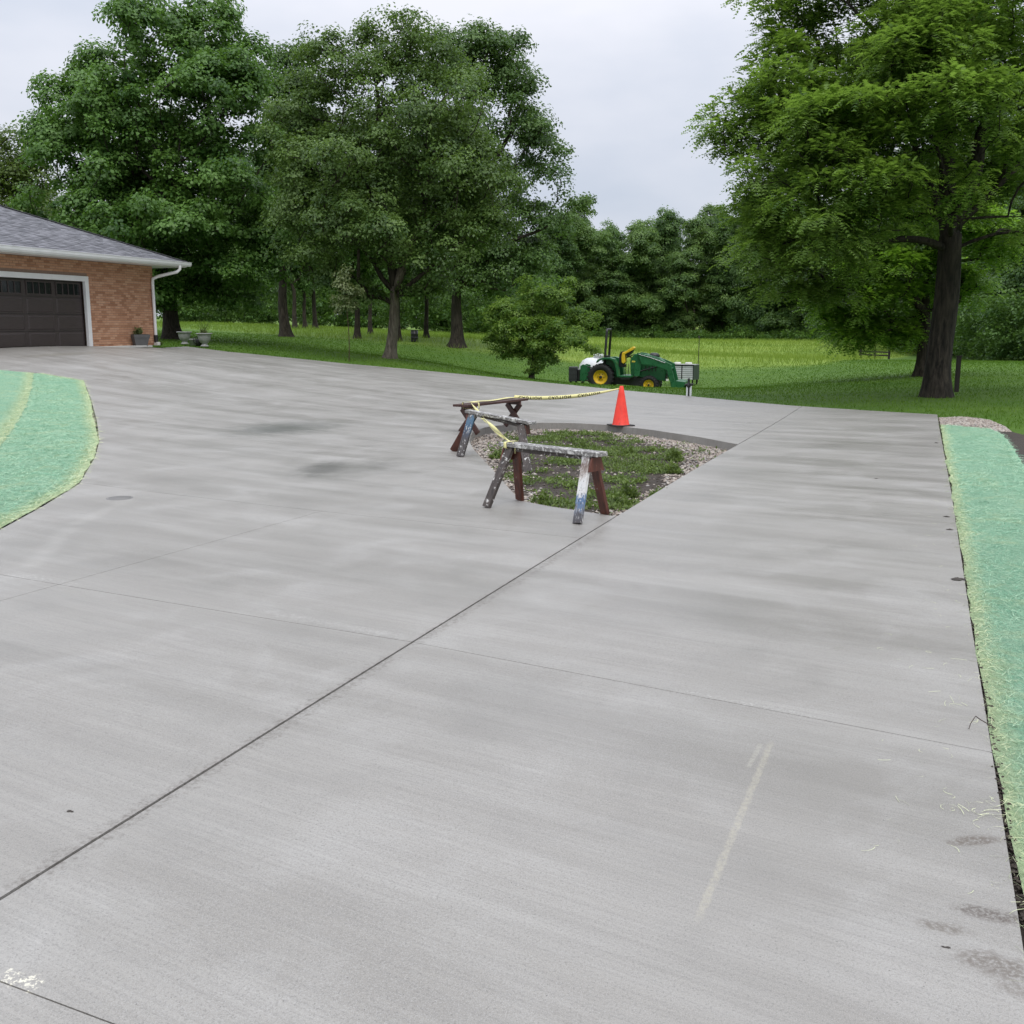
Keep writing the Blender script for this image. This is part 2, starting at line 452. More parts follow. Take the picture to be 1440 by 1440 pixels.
for args, k, col in [
        ((402, 602, 1.05, 1.9, -.35, .9), .92, (0.126, 0.126, 0.112)),
        ((385, 604, .45, .9, -.3, .8), .60, (.11, .112, .10)),
        ((482, 660, .90, 1.25, -.5, .9), .72, (0.148, 0.143, 0.126)),
        ((456, 659, .34, .85, 0, .8), .92, (0.104, 0.101, 0.088)),
        ((535, 655, .25, .6, -.4, .9), .4, (0.141, 0.135, 0.122)),
        ((1170, 628, 1.3, .75, T_ANG, .9), .50, (0.163, 0.155, 0.136)),
        ((1285, 640, .6, .45, T_ANG, .9), .45, (0.163, 0.155, 0.136)),
        ((1260, 603, 1.0, .9, T_ANG, .9), .40, (0.163, 0.155, 0.136)),
        ((90, 498, 2.2, .45, R(70), .9), .55, (0.178, 0.162, 0.129)),
        ((215, 510, .9, 1.2, 0, .9), .45, (0.163, 0.155, 0.136)),
        ((350, 509, 1.4, 1.2, 0, .9), .35, (0.178, 0.169, 0.150)),
        ((720, 695, .5, .35, 0, .9), .30, (0.163, 0.158, 0.146)),
        ((800, 745, .5, .25, 0, .9), .25, (0.178, 0.173, 0.160)),
        ((1290, 745, .9, .3, T_ANG, .9), .28, (0.185, 0.178, 0.160)),
        ((1370, 1182, .125, .042, R(10), .6), .90, (0.118, 0.097, 0.078)),
        ((1325, 1304, .10, .040, R(-20), .7), .90, (0.148, 0.130, 0.109)),
        ((1395, 1287, .125, .050, R(-22), .6), .90, (0.096, 0.079, 0.065)),
        ((1402, 1358, .14, .075, R(-35), .6), .90, (0.141, 0.122, 0.102)),
        ((1440, 1395, .09, .05, R(-35), .6), .6, (0.141, 0.122, 0.102))]:
    f = stain_ellipse(t, p, *args[:5], args[5], nz if args[2] > .2 else nz2)
    if args[2] < .2: f = t.math('MULTIPLY', f, t.mr(t.noise(p, 70, 4, .7), .36, .56))
    dark(f, k, col)
def seg_mark(p0, p1, wid, soft=.5, n=None, k=1.2):
    a, b = np.array(G2(*p0)), np.array(G2(*p1)); m = (a + b) / 2; L = np.linalg.norm(b - a) / 2
    ang = math.atan2(b[1] - a[1], b[0] - a[0])
    qq = t.map(t.map(p, loc=(-m[0], -m[1], 0)), rot=(0, 0, -ang))
    sx = t.n('ShaderNodeSeparateXYZ'); t.l(qq, sx.inputs[0])
    ax = t.mr(t.math('ABSOLUTE', sx.outputs[0]), L, L * .85)
    yy = t.math('ABSOLUTE', sx.outputs[1])
    if n is not None: yy = t.math('ADD', yy, t.mr(n, .2, .8, -wid * k, wid * k))
    ay = t.mr(yy, wid, wid * (1 - soft), 0, 1, True)
    return t.math('MULTIPLY', ax, ay)
g60 = t.noise(p, 60, 4, .7)
f = t.math('MULTIPLY', seg_mark((1086, 1040), (978, 1302), .017, .6, nz2, .5), t.mr(g60, .36, .62, .05, .85)); dark(f, .62, (.42, .39, .30))
f = t.math('MULTIPLY', seg_mark((1070, 1045), (1052, 1080), .013, .6, nz2, .6), t.mr(g60, .35, .6)); dark(f, .45, (.42, .40, .33))
f = t.math('MULTIPLY', seg_mark((940, 968), (1160, 1012), .03, .5, nz2, 1.2), t.mr(g60, .5, .62)); dark(f, .38, (.55, .54, .51))
f = t.math('MULTIPLY', seg_mark((360, 858), (575, 898), .05, .5, nz2, 1.2), t.mr(g60, .45, .62)); dark(f, .28, (.52, .51, .49))
f = t.math('MULTIPLY', seg_mark((10, 806), (110, 824), .06, .5, nz2, 1.2), t.mr(g60, .5, .62)); dark(f, .38, (.55, .54, .51))
f = t.math('MULTIPLY', seg_mark((0, 1370), (60, 1385), .03, .5, nz2, 1.2), t.mr(g60, .5, .56)); dark(f, .85, (.70, .67, .55))
f = seg_mark((40, 800), (100, 740), .12, .9, nz, .3); dark(f, .15, (.48, .465, .43))
f = seg_mark((100, 740), (185, 700), .12, .9, nz, .3); dark(f, .15, (.48, .465, .43))
# grime gathered along the long joint
for a, b, w in [((0, 1262), (330, 1060), .07), ((330, 1062), (560, 918), .07), ((560, 918), (860, 738), .06)]:
    f = t.math('MULTIPLY', seg_mark(a, b, w, .8, nz2, 1.0), t.mr(t.noise(p, 45, 5, .75), .42, .62)); dark(f, .68, (.12, .105, .09))
rough = t.mr(s_str, .3, .7, .36, .54); rough = t.math('ADD', rough, t.mr(s_blot, .3, .7, -.08, .08))
hgt = t.math('ADD', t.math('MULTIPLY', s_st3, .5), t.math('ADD', t.math('MULTIPLY', s_fine, .5), t.math('MULTIPLY', s_grit, .3)))
t.bump(hgt, .5, .004)
M['concrete'] = t.fin(c, rough, spec=.5)

# --- slabs: the drive cut along its joints
def flat_poly(poly):
    bm = bmesh.new(); vs = [bm.verts.new((float(x), float(y), 0)) for x, y in poly]
    bm.faces.new(vs); bmesh.ops.recalc_face_normals(bm, faces=bm.faces[:]); return bm
def cut(bm, p0, p1, keep):            # keep 'L' or 'R' of the line p0->p1
    p0 = np.array(p0); p1 = np.array(p1); d = p1 - p0; n = (-d[1], d[0], 0)
    bmesh.ops.bisect_plane(bm, geom=bm.verts[:] + bm.edges[:] + bm.faces[:], plane_co=(p0[0], p0[1], 0), plane_no=n,
                           clear_inner=(keep == 'L'), clear_outer=(keep == 'R'))
def offset_line(p0, p1, off):
    p0 = np.array(p0); p1 = np.array(p1); d = (p1 - p0) / np.linalg.norm(p1 - p0); n = np.array([-d[1], d[0]])
    return p0 + n * off, p1 + n * off
def gridcut(bm, st):
    xs = [v.co.x for v in bm.verts]; ys = [v.co.y for v in bm.verts]
    x = math.floor(min(xs) / st) * st + .0137
    while x < max(xs):
        bmesh.ops.bisect_plane(bm, geom=bm.verts[:] + bm.edges[:] + bm.faces[:], plane_co=(x, 0, 0), plane_no=(1, 0, 0)); x += st
    y = math.floor(min(ys) / st) * st + .0137
    while y < max(ys):
        bmesh.ops.bisect_plane(bm, geom=bm.verts[:] + bm.edges[:] + bm.faces[:], plane_co=(0, y, 0), plane_no=(0, 1, 0)); y += st
def sheet(bm, name, mat, parent=None, dz=0.0, depth=0.0, st=1.0, wob=0.0, smooth=True):
    """drape a flat polygon over the terrain, with a skirt 'depth' deep"""
    gridcut(bm, st)
    bmesh.ops.triangulate(bm, faces=[f for f in bm.faces if len(f.verts) > 4])
    bm.verts.ensure_lookup_table()
    V = np.array([v.co[:] for v in bm.verts]); zz = Z(V[:, 0], V[:, 1]) + dz
    for v, z in zip(bm.verts, zz): v.co.z = z
    bmesh.ops.recalc_face_normals(bm, faces=bm.faces[:])
    if sum(f.normal.z for f in bm.faces) < 0: bmesh.ops.reverse_faces(bm, faces=bm.faces[:])
    for f in bm.faces: f.smooth = smooth
    if depth:
        be = [e for e in bm.edges if e.is_boundary]
        r = bmesh.ops.extrude_edge_only(bm, edges=be)
        for v in r['geom']:
            if isinstance(v, bmesh.types.BMVert): v.co.z -= depth
        for e in be: e.smooth = False
        for f in r['geom']:
            if isinstance(f, bmesh.types.BMFace): f.smooth = False
    me = bpy.data.meshes.new(name); bm.to_mesh(me); bm.free()
    return link(name, me, mat, parent)

drive = bpy.data.objects.new('driveway', None); COL.objects.link(drive); tag(drive, kind='structure')
L1 = (G2(0, 1245), G2(1110, 574.5))
L1 = (tuple(np.array(J1A)), tuple(np.array(J1B)))
L1d = (J1B - J1A) / np.linalg.norm(J1B - J1A)
L1 = (J1A, J1B)
L2 = (G2(0, 808), G2(1395, 1058)); L2 = (G2(575, 902), G2(1395, 1058))
L2L = (G2(0, 808), G2(575, 902))
L3 = (G2(0, 1380), G2(160, 1440))
L4 = (G2(0, 845), G2(430, 725))
L5 = (G2(125, 680), G2(400, 713))
L6 = (G2(117, 531), G2(272, 547))
g = .0024
RIGHT = [tuple(q) for q in RIGHT_EDGE]
# right-hand strip
_near = np.array(J1A) - L1d * 40
def right_strip():
    bm = flat_poly(OUTLINE); a, b = offset_line(*L1, -.007); cut(bm, a, b, 'R'); return bm
def left_area():
    # outline with the planting bed taken out of it
    bm = flat_poly(OUTLINE); a, b = offset_line(*L1, .007); cut(bm, a, b, 'L')
    return bm
def bm_loop(bm):
    # ordered outline of a single-face bmesh
    f = bm.faces[:][0]; return [(v.co.x, v.co.y) for v in f.verts]
slabs = []
def add_slab(bm, gap_lines=()):
    if not bm.faces: bm.free(); return
    slabs.append(sheet(bm, 'slab', M['concrete'], drive, 0.0, .15, 1.0))
# right side: near bay, middle bay, far bay
for rng_ in ('near', 'mid', 'far'):
    bm = right_strip()
    if rng_ == 'near':
        a, b = offset_line(*L2, -g); cut(bm, a, b, 'R'); a, b = offset_line(*L3, g); cut(bm, a, b, 'L')
    elif rng_ == 'mid':
        a, b = offset_line(*L2, g); cut(bm, a, b, 'L')
    else:
        a, b = offset_line(*L3, -g); cut(bm, a, b, 'R')
    add_slab(bm)
# left side; bed notch made by walking its outline into the polygon
bm = left_area()
loop = bm_loop(bm); bm.free()
# orient the loop so that it runs along L1 from near to far, then insert the bed
pts = [np.array(q) for q in loop]
dl = [abs((q - np.array(J1A)) @ np.array([-L1d[1], L1d[0]]) - .007) for q in pts]
on = [i for i in range(len(pts)) if dl[i] < 1e-3]
i0, i1 = sorted(on, key=lambda i: (pts[i] - J1A) @ L1d)[0], sorted(on, key=lambda i: (pts[i] - J1A) @ L1d)[-1]
nn = len(pts)
if (i0 + 1) % nn == i1:
    ring = [loop[(i1 + k) % nn] for k in range(nn)]           # starts at far, ends at near
else:
    ring = [loop[(i1 - k) % nn] for k in range(nn)]
nrm1 = np.array([-L1d[1], L1d[0]])
def onL1(q): s = (np.array(q) - J1A) @ L1d; return tuple(J1A + L1d * s + nrm1 * .007)
BEDL = [onL1(BED[0])] + BED[1:-1] + [onL1(BED[-1])]
LEFT = ring + BEDL
def left_piece(cuts):
    bm = flat_poly(LEFT)
    for (ln, side) in cuts:
        a, b = offset_line(*ln, g if side == 'L' else -g); cut(bm, a, b, side)
    return bm
add_slab(left_piece([(L5, 'L'), (L6, 'L')]))
add_slab(left_piece([(L5, 'L'), (L6, 'R')]))
add_slab(left_piece([(L5, 'R'), (L2L, 'L'), (L4, 'L')]))
add_slab(left_piece([(L5, 'R'), (L2L, 'L'), (L4, 'R')]))
add_slab(left_piece([(L2L, 'R'), (L4, 'L')]))
add_slab(left_piece([(L2L, 'R'), (L4, 'R')]))
# dark joint filler just below the slab tops
M['joint'] = plain('joint_grit', (.045, .041, .037), .9, scale=30)
sheet(flat_poly(OUTLINE_J := [tuple(q) for q in LEFT]), 'joint_bed', M['joint'], drive, -.012, 0, 1.0)
bm = right_strip(); sheet(bm, 'joint_bed', M['joint'], drive, -.012, 0, 1.0)
def strip(ln, w, name, dz):
    a0, b0 = offset_line(*ln, w); a1, b1 = offset_line(*ln, -w)
    sheet(flat_poly([tuple(a0), tuple(b0), tuple(b1), tuple(a1)]), name, M['joint'], drive, dz, 0, 1.0)
strip((J1A - L1d * 8.0, J1A), .012, 'joint_filler', -.008)
strip((J1B, J1B + L1d * 8.0), .012, 'joint_filler', -.008)

# --- utility cover in the drive
c = G(168, 700.5)
o = thing('utility_cover', 'dark round metal cover set flush in the concrete beside the green strip', 'cover', c)
MB().lathe([(.0, .004), (.100, .004), (.104, .0)], 32).build('lid', plain('cover_iron', (.17, .165, .155), .55, .3, scale=20), o)
MB().lathe([(.107, .0), (.107, .003), (.122, .003), (.124, -.004)], 32).build('ring', plain('cover_ring', (.19, .187, .18), .6, .1, scale=20), o)

# ================================================================= PLANTING BED
BEDP = [tuple(J1A + L1d * ((np.array(BED[0]) - J1A) @ L1d))] + BED[1:-1] + [tuple(J1A + L1d * ((np.array(BED[-1]) - J1A) @ L1d))]
t = NT('bed_soil'); p = t.pos()
n = t.noise(p, 9, 6, .7); c_ = t.mix(t.mr(n, .3, .7), (.020, .015, .011), (.065, .050, .038)); t.bump(n, 1, .03)
M['soil'] = t.fin(c_, .9)
BED_DZ = -.125
bm = flat_poly(BEDP)
bed = sheet(bm, 'planting_bed', M['soil'], None, BED_DZ, 0, .5); tag(bed, kind='structure')
def bed_samples(n, seed):
    r = np.random.default_rng(seed); P = np.array(BEDP); lo, hi = P.min(0), P.max(0)
    q = r.uniform(lo, hi, (n * 4, 2)); k = inside(BEDP, q[:, 0], q[:, 1]); q = q[k][:n]
    return q, edge_dist(BEDP, q[:, 0], q[:, 1])
def pebbles(pts, zz, size, seed, name, mat, rough=.35):
    r = np.random.default_rng(seed); n = len(pts)
    base = np.array([(0, 0, 1), (1, 0, 0), (.3, .95, 0), (-.8, .6, 0), (-.8, -.6, 0), (.3, -.95, 0), (0, 0, -1)], float)
    fs = np.array([(0, 1, 2), (0, 2, 3), (0, 3, 4), (0, 4, 5), (0, 5, 1), (6, 2, 1), (6, 3, 2), (6, 4, 3), (6, 5, 4), (6, 1, 5)])
    s = r.uniform(size[0], size[1], (n, 1)) * (1 + r.uniform(-rough, rough, (n, 3))) * np.array([1, .8, .55])
    a = r.uniform(0, 2 * PI, n); ca, sa = np.cos(a), np.sin(a)
    B = base[None] * s[:, None, :] * (1 + r.uniform(-.18, .18, (n, 7, 1)))
    X = B[..., 0] * ca[:, None] - B[..., 1] * sa[:, None]; Y = B[..., 0] * sa[:, None] + B[..., 1] * ca[:, None]
    V = np.stack([X + pts[:, None, 0], Y + pts[:, None, 1], B[..., 2] + zz[:, None]], -1).reshape(-1, 3)
    FF = (fs[None] + (np.arange(n) * 7)[:, None, None]).reshape(-1, 3)
    return np_mesh(name, V, FF, {'tint': ('FACE', np.repeat(r.uniform(0, 1, n), 10))})
t = NT('pebble'); a = t.attr('tint')
rp = t.n('ShaderNodeValToRGB'); t.l(a, rp.inputs[0]); e = rp.color_ramp.elements
e[0].position = 0; e[0].color = (.07, .052, .04, 1); e[1].position = 1; e[1].color = (.52, .47, .40, 1)
for pos_, cc in ((.3, (.25, .20, .16, 1)), (.55, (.33, .28, .24, 1)), (.75, (.40, .355, .30, 1)), (.9, (.22, .21, .20, 1))):
    q_ = e.new(pos_); q_.color = cc
M['pebble'] = t.fin(rp.outputs[0], .5)
q, d = bed_samples(26000, 11)
rr = np.random.default_rng(3)
_wob = .50 + .18 * np.sin(q[:, 0] * 2.3) + .12 * np.sin(q[:, 1] * 3.1 + 1)
far_r = np.clip((q[:, 1] - 12.5) / 4.0, 0, 1) * .35 + np.clip((q[:, 0] - 1.6) / 2, 0, 1) * .45
prob = np.clip(1.35 - d / (_wob * .62 + far_r), .03, 1)
k = rr.uniform(0, 1, len(q)) < prob
q = q[k]; zz = Z(q[:, 0], q[:, 1]) + BED_DZ + rr.uniform(-.004, .012, len(q))
o = link('gravel', pebbles(q, zz, (.010, .028), 5, 'gravel', M['pebble']), M['pebble']); tag(o, kind='stuff', label='pale tan river gravel edging the weedy planting bed', cat='gravel')

qs_, ds_ = bed_samples(5000, 17); ks_ = ds_ > .2; qs_ = qs_[ks_]
me = pebbles(qs_, Z(qs_[:, 0], qs_[:, 1]) + BED_DZ - .002, (.008, .030), 18, 'soil_clods', M['soil'])
o = link('soil_clods', me, M['soil']); tag(o, 'dark crumbly soil clods in the middle of the bed', 'soil', kind='stuff')

def weed_leaves(pts, zz, per, spread, L, W, seed, tall):
    """tufts of small leaves round points"""
    r = np.random.default_rng(seed); n = len(pts); N = n * per
    az = r.uniform(0, 2 * PI, N); el = r.uniform(.15, 1.3, N)
    D = np.stack([np.cos(az) * np.cos(el), np.sin(az) * np.cos(el), np.sin(el)], -1)
    off = r.normal(0, 1, (N, 3)) * np.array([spread, spread, 0]); h = np.repeat(tall, per) * r.uniform(0, 1, N) ** 1.2
    C = np.repeat(np.column_stack([pts, zz]), per, 0) + off; C[:, 2] += h
    nr = np.stack([-np.cos(az) * np.sin(el), -np.sin(az) * np.sin(el), np.cos(el)], -1)
    return leafquads(r, C, nr, D, L * r.uniform(.6, 1.3, N), W * r.uniform(.6, 1.3, N))
def leafquads(r, C, nrm, D, L, W, fold=.12):
    D = D / np.linalg.norm(D, axis=1, keepdims=True)
    S = np.cross(nrm, D); S /= np.linalg.norm(S, axis=1, keepdims=True) + 1e-9
    Nn = np.cross(D, S)
    L = np.broadcast_to(L, len(C))[:, None]; W = np.broadcast_to(W, len(C))[:, None]
    a = C; m = C + D * L * .48; tip = C + D * L - Nn * L * .15
    return np.stack([a, m - S * W * .5 + Nn * W * fold, tip, m + S * W * .5 + Nn * W * fold], 1).reshape(-1, 3)
def quads_mesh(name, V, tint, smooth=False, normals=None):
    n = len(V) // 4
    me = np_mesh(name, V, np.arange(n * 4).reshape(n, 4), {'tint': ('FACE', np.clip(tint, 0, 1))}, smooth or normals is not None)
    if normals is not None:
        nn_ = normals / (np.linalg.norm(normals, axis=1, keepdims=True) + 1e-9)
        me.normals_split_custom_set_from_vertices(nn_.astype(np.float32))
    return me
q, d = bed_samples(5600, 21)
fr_ = np.clip((q[:, 1] - 12.5) / 4.0, 0, 1) * .25 + np.clip((q[:, 0] - 1.3) / 2, 0, 1) * .8
pc, pd_ = bed_samples(125, 22); pr_ = rr.uniform(.10, .32, len(pc))
dens = (((q[:, None, :] - pc[None]) / pr_[None, :, None]) ** 2).sum(-1).min(1)
k = (d > .26 + fr_ * .8 + .14 * np.sin(q[:, 0] * 5 + q[:, 1] * 3)) & (dens < rr.uniform(.1, 1.2, len(q)))
k |= (d > .12) & (rr.uniform(0, 1, len(q)) < .03)
q = q[k]; zz = Z(q[:, 0], q[:, 1]) + BED_DZ + .005
tall = rr.uniform(.01, .05, len(q))
V = weed_leaves(q, zz, 9, .045, .046, .024, 31, tall)
tt = np.repeat(rr.uniform(0, .8, len(q)), 9) + rr.uniform(-.2, .3, len(q) * 9)
o = link('weeds', quads_mesh('weeds', V, tt), M['leaf_weed']); tag(o, 'low green weeds spreading over dark soil in the bed', 'weeds', kind='stuff')
for i, (px, py, h, w, lab) in enumerate([
        (818, 620, .16, .30, 'bushy dark green weed clump behind the sawhorse beam near the far curb'),
        (885, 628, .14, .15, 'small upright weed below the traffic cone at the edge of the gravel'),
        (950, 636, .22, .14, 'tall single weed near the right hand corner of the bed'),
        (945, 652, .13, .22, 'spreading bright weed on the right side of the bed below the tall one'),
        (882, 684, .19, .16, 'bright leafy weed right of the sawhorse foot'),
        (868, 694, .13, .26, 'low leafy weed clump beside the splayed red sawhorse leg'),
        (930, 685, .11, .22, 'weed clump at the diagonal concrete edge of the bed'),
        (764, 692, .12, .20, 'small green weed between the sawhorse legs in the gravel'),
        (700, 632, .10, .18, 'weed growing in the gravel at the left end of the bed')]):
    c = G(px, py); c[2] += BED_DZ
    r = np.random.default_rng(100 + i); n = 26
    pts = np.array([0, 0]) + r.normal(0, w * .30, (n, 2))
    V = weed_leaves(pts, np.full(n, .0), 12, .025, .055, .024, 200 + i, h * np.exp(-(np.hypot(*pts.T) / (w * .5)) ** 2))
    o = link('weed', quads_mesh('weed', V, r.uniform(.1, 1, n * 12)), M['leaf_weed']); o.location = c
    tag(o, lab, 'weed', 'larger weeds in the planting bed')

# ================================================================= EROSION BLANKETS
def blanket_mat(name):
    t = NT(name); p = t.pos(); e = t.attr('edge')
    n1 = t.noise(p, 1.4, 5, .6, .4); n2 = t.noise(t.map(p, (55, 18, 20), (0, 0, T_ANG)), 1.0, 5, .75, 1.2); n3 = t.noise(p, 34, 5, .75)
    gcol = t.mix(t.mr(n1, .3, .7), (.170, .392, .245), (.275, .49, .325))
    gcol = t.mix(t.mr(n2, .35, .7, 0, .75), gcol, (.46, .63, .43))
    gcol = t.mix(t.mr(n3, .3, .52, .65, 0), gcol, (.08, .24, .15))
    ycol = t.mix(t.mr(n2, .35, .7), (.36, .46, .23), (.58, .65, .38))
    ef = t.math('ADD', e, t.mr(n1, .3, .7, -.10, .14)); ef = t.math('ADD', ef, t.mr(n3, .3, .7, -.18, .18))
    col = t.mix(t.mr(ef, .15, .85, .22, 1), ycol, gcol)
    n4 = t.noise(t.map(p, (1, 1, 1), loc=(5, 2, 0)), 2.6, 6, .7, .8)
    col = t.mix(t.mr(n4, .50, .72, 0, .55), col, ycol); col = t.mix(t.mr(n4, .44, .26, 0, .45), col, (.10, .26, .16))
    h = t.math('ADD', n2, n3); t.bump(h, 1.0, .03)
    return t.fin(col, .85, spec=.15)
M['blanket'] = blanket_mat('erosion_blanket')
t = NT('straw_fibre'); a = t.attr('tint'); e = t.attr('edge')
gc = t.mix(a, (.18, .41, .27), (.50, .68, .48)); yc = t.mix(a, (.42, .50, .25), (.74, .76, .50))
M['fibre'] = t.fin(t.mix(e, yc, gc), .7, spec=.2)

def smooth_poly(poly, n=8, amp=0.0, seed=0):
    r = np.random.default_rng(seed); out = []
    for i in range(len(poly)):
        a = np.array(poly[i]); b = np.array(poly[(i + 1) % len(poly)]); L = np.linalg.norm(b - a); m = max(1, int(L / .25))
        d = (b - a) / (L + 1e-9); nn_ = np.array([-d[1], d[0]])
        for k in range(m): out.append(tuple(a + (b - a) * k / m + nn_ * r.normal(0, amp)))
    return out
def blanket(poly, label, seed, edge_w, nf, near_pow=1.0, dz=.012, yedges=None):
    pl = smooth_poly(poly, amp=.008, seed=seed)
    bm = flat_poly(pl); gridcut(bm, .13)
    bmesh.ops.triangulate(bm, faces=[f for f in bm.faces if len(f.verts) > 4])
    V = np.array([v.co[:] for v in bm.verts]); d = edge_dist(pl, V[:, 0], V[:, 1])
    ey = edge_dist(yedges, V[:, 0], V[:, 1], False) if yedges else d
    zz = Z(V[:, 0], V[:, 1]) + dz + np.clip(d / .4, 0, 1) * .03 + np.sin(V[:, 0] * 3.1 + V[:, 1] * 1.3) * .012 * np.clip(d / .3, 0, 1)
    for v, z in zip(bm.verts, zz): v.co.z = z
    bmesh.ops.recalc_face_normals(bm, faces=bm.faces[:])
    if sum(f.normal.z for f in bm.faces) < 0: bmesh.ops.reverse_faces(bm, faces=bm.faces[:])
    for f in bm.faces: f.smooth = True
    be = [e_ for e_ in bm.edges if e_.is_boundary]
    me = bpy.data.meshes.new('erosion_blanket'); 
    bm.verts.index_update()
    bm.to_mesh(me); bm.free()
    at = me.attributes.new('edge', 'FLOAT', 'POINT'); at.data.foreach_set('value', np.clip(ey / edge_w, 0, 1).astype(np.float32))
    o = link('erosion_blanket', me, M['blanket']); tag(o, label, 'erosion blanket', 'green straw erosion blankets beside the drive')
    # curled wood fibres standing out of the mat
    r = np.random.default_rng(seed + 50); P = np.array(pl); lo, hi = P.min(0), P.max(0)
    qs = r.uniform(lo, hi, (nf * 12, 2)); kk = inside(pl, qs[:, 0], qs[:, 1]) & (qs[:, 1] > 1.2)
    qs = qs[kk]; wgt = 1 / np.maximum(qs[:, 1], 2) ** near_pow; dd = edge_dist(pl, qs[:, 0], qs[:, 1]); wgt *= np.where(dd < .12, 2.2, 1)
    kk = r.uniform(0, 1, len(qs)) < wgt / np.quantile(wgt, .98); qs = qs[kk][:nf]; n = len(qs)
    dd = edge_dist(pl, qs[:, 0], qs[:, 1]); ey = edge_dist(yedges, qs[:, 0], qs[:, 1], False) if yedges else dd
    size = np.clip(qs[:, 1] / 5, .75, 2.2)
    ang = r.uniform(0, 2 * PI, n); K = 5; L = r.uniform(.035, .095, n) * size ** .4; curl = r.normal(0, 2.0, n); w = .00065 * size
    pts = np.zeros((n, K, 3)); a = ang.copy(); cur = np.column_stack([qs, Z(qs[:, 0], qs[:, 1]) + dz + np.clip(dd / .4, 0, 1) * .03 + .003])
    for k_ in range(K):
        pts[:, k_] = cur
        cur = cur + np.column_stack([np.cos(a), np.sin(a), r.normal(0, .18, n) + (.22 if k_ < 2 else -.20)]) * (L / (K - 1))[:, None]
        a = a + curl / (K - 1)
    sd = np.stack([-np.sin(ang), np.cos(ang), np.full(n, .35)], -1)
    A = pts + sd[:, None] * w[:, None, None]; B = pts - sd[:, None] * w[:, None, None]
    V = np.stack([A, B], 2).reshape(-1, 3)
    bi = (np.arange(n) * K * 2)[:, None, None] + (np.arange(K - 1) * 2)[None, :, None]
    FF = (bi + np.array([0, 1, 3, 2])[None, None]).reshape(-1, 4)
    ef = np.clip(ey / edge_w + r.normal(0, .18, n), 0, 1)
    ef = np.clip((ef - .25) / .5, 0, 1)
    me = np_mesh('straw_fibre', V, FF, {'tint': ('FACE', np.repeat(r.uniform(0, 1, n), K - 1)), 'edge': ('FACE', np.repeat(ef, K - 1))})
    f_ = link('straw_fibre', me, M['fibre'], o); tag(f_, kind='stuff')
    return o
# bare soil below and beside the blankets
def soil_strip(poly, dz=-.030, name='bare_soil'):
    o = sheet(flat_poly(smooth_poly(poly, amp=.012, seed=3)), name, M['soil'], None, dz, 0, .5); tag(o, kind='structure'); return o
re_ = [np.array(q) for q in RIGHT_EDGE]
def out_r(q, off):
    return (q[0] + off, q[1] + off * .12)
g0 = G2(1322, 597)
blank_in = [out_r(np.array(g0), .004), out_r(re_[1], .005), out_r(re_[2], .008), out_r(re_[3], .012), out_r(re_[4], .024), out_r(re_[5], .02)]
blank_out = [(re_[5][0] + 1.7, re_[5][1]), (re_[4][0] + 1.7, re_[4][1]), G2(1520, 760), G2(1442, 660), G2(1425, 630), G2(1412, 612), G2(1392, 603)]
soil_strip([tuple(re_[0] - np.array([.05, .3])), (re_[1][0] - .05, re_[1][1]), (re_[3][0] - .05, re_[3][1]), (re_[5][0] - .05, re_[5][1]), (re_[5][0] + 3.2, re_[5][1]), (re_[4][0] + 3.2, re_[4][1]), G2(1640, 760), G2(1530, 650), G2(1460, 614), G2(1420, 604), G2(1340, 592)])
blanket(blank_in + blank_out, 'long green straw erosion blanket along the right edge of the drive', 1, .13, 60000, .9, .0,
        yedges=blank_in)
PO = [np.array(q) for q in PATCH_OUT]
cen = np.mean(PO, 0)
seam_px = [(44, 525.5), (40, 548), (30, 575), (12, 605), (0, 622)]
SEAM = [G2(*p) for p in seam_px]; SEAM_IN = [(q_[0] + .10, q_[1]) for q_ in SEAM]
_s1 = np.array(SEAM[-1]); _s0 = np.array(SEAM[-2]); _sd = (_s1 - _s0) / np.linalg.norm(_s1 - _s0)
SEAM_END = tuple(_s1 + _sd * 5)
def inw(q, off=.05):
    v = cen - q; return tuple(q + v / np.linalg.norm(v) * off)
outer = [inw(q) for q in PO[2:]]
soil_strip([tuple(q) for q in PO] + [PATCH_LOW, (PATCH_LOW[0] - 6, PATCH_LOW[1] + 1), (PO[0][0] - 7, PO[0][1])], -.03)
pl_low = tuple(np.array(PATCH_LOW) + np.array([-.15, .15]))
blanket([SEAM[0]] + outer + [pl_low, (pl_low[0] - .8, pl_low[1] + 1.4), SEAM_END] + SEAM[::-1][:-1],
        'curved green erosion blanket on the lawn corner nearest the left side of the drive', 2, .24, 26000, .6, .006,
        yedges=outer + [pl_low])
blanket([tuple(np.array(q) + np.array([.06, 0])) for q in SEAM] + [SEAM_END, (SEAM_END[0] - 3, SEAM_END[1] + 1), (PO[0][0] - 3, PO[0][1] - 1.0), inw(PO[0]), inw(PO[1])],
        'yellowish green erosion blanket inside the curved seam at the left frame edge', 3, .24, 14000, .6, .018,
        yedges=[tuple(q) for q in SEAM] + [SEAM_END])

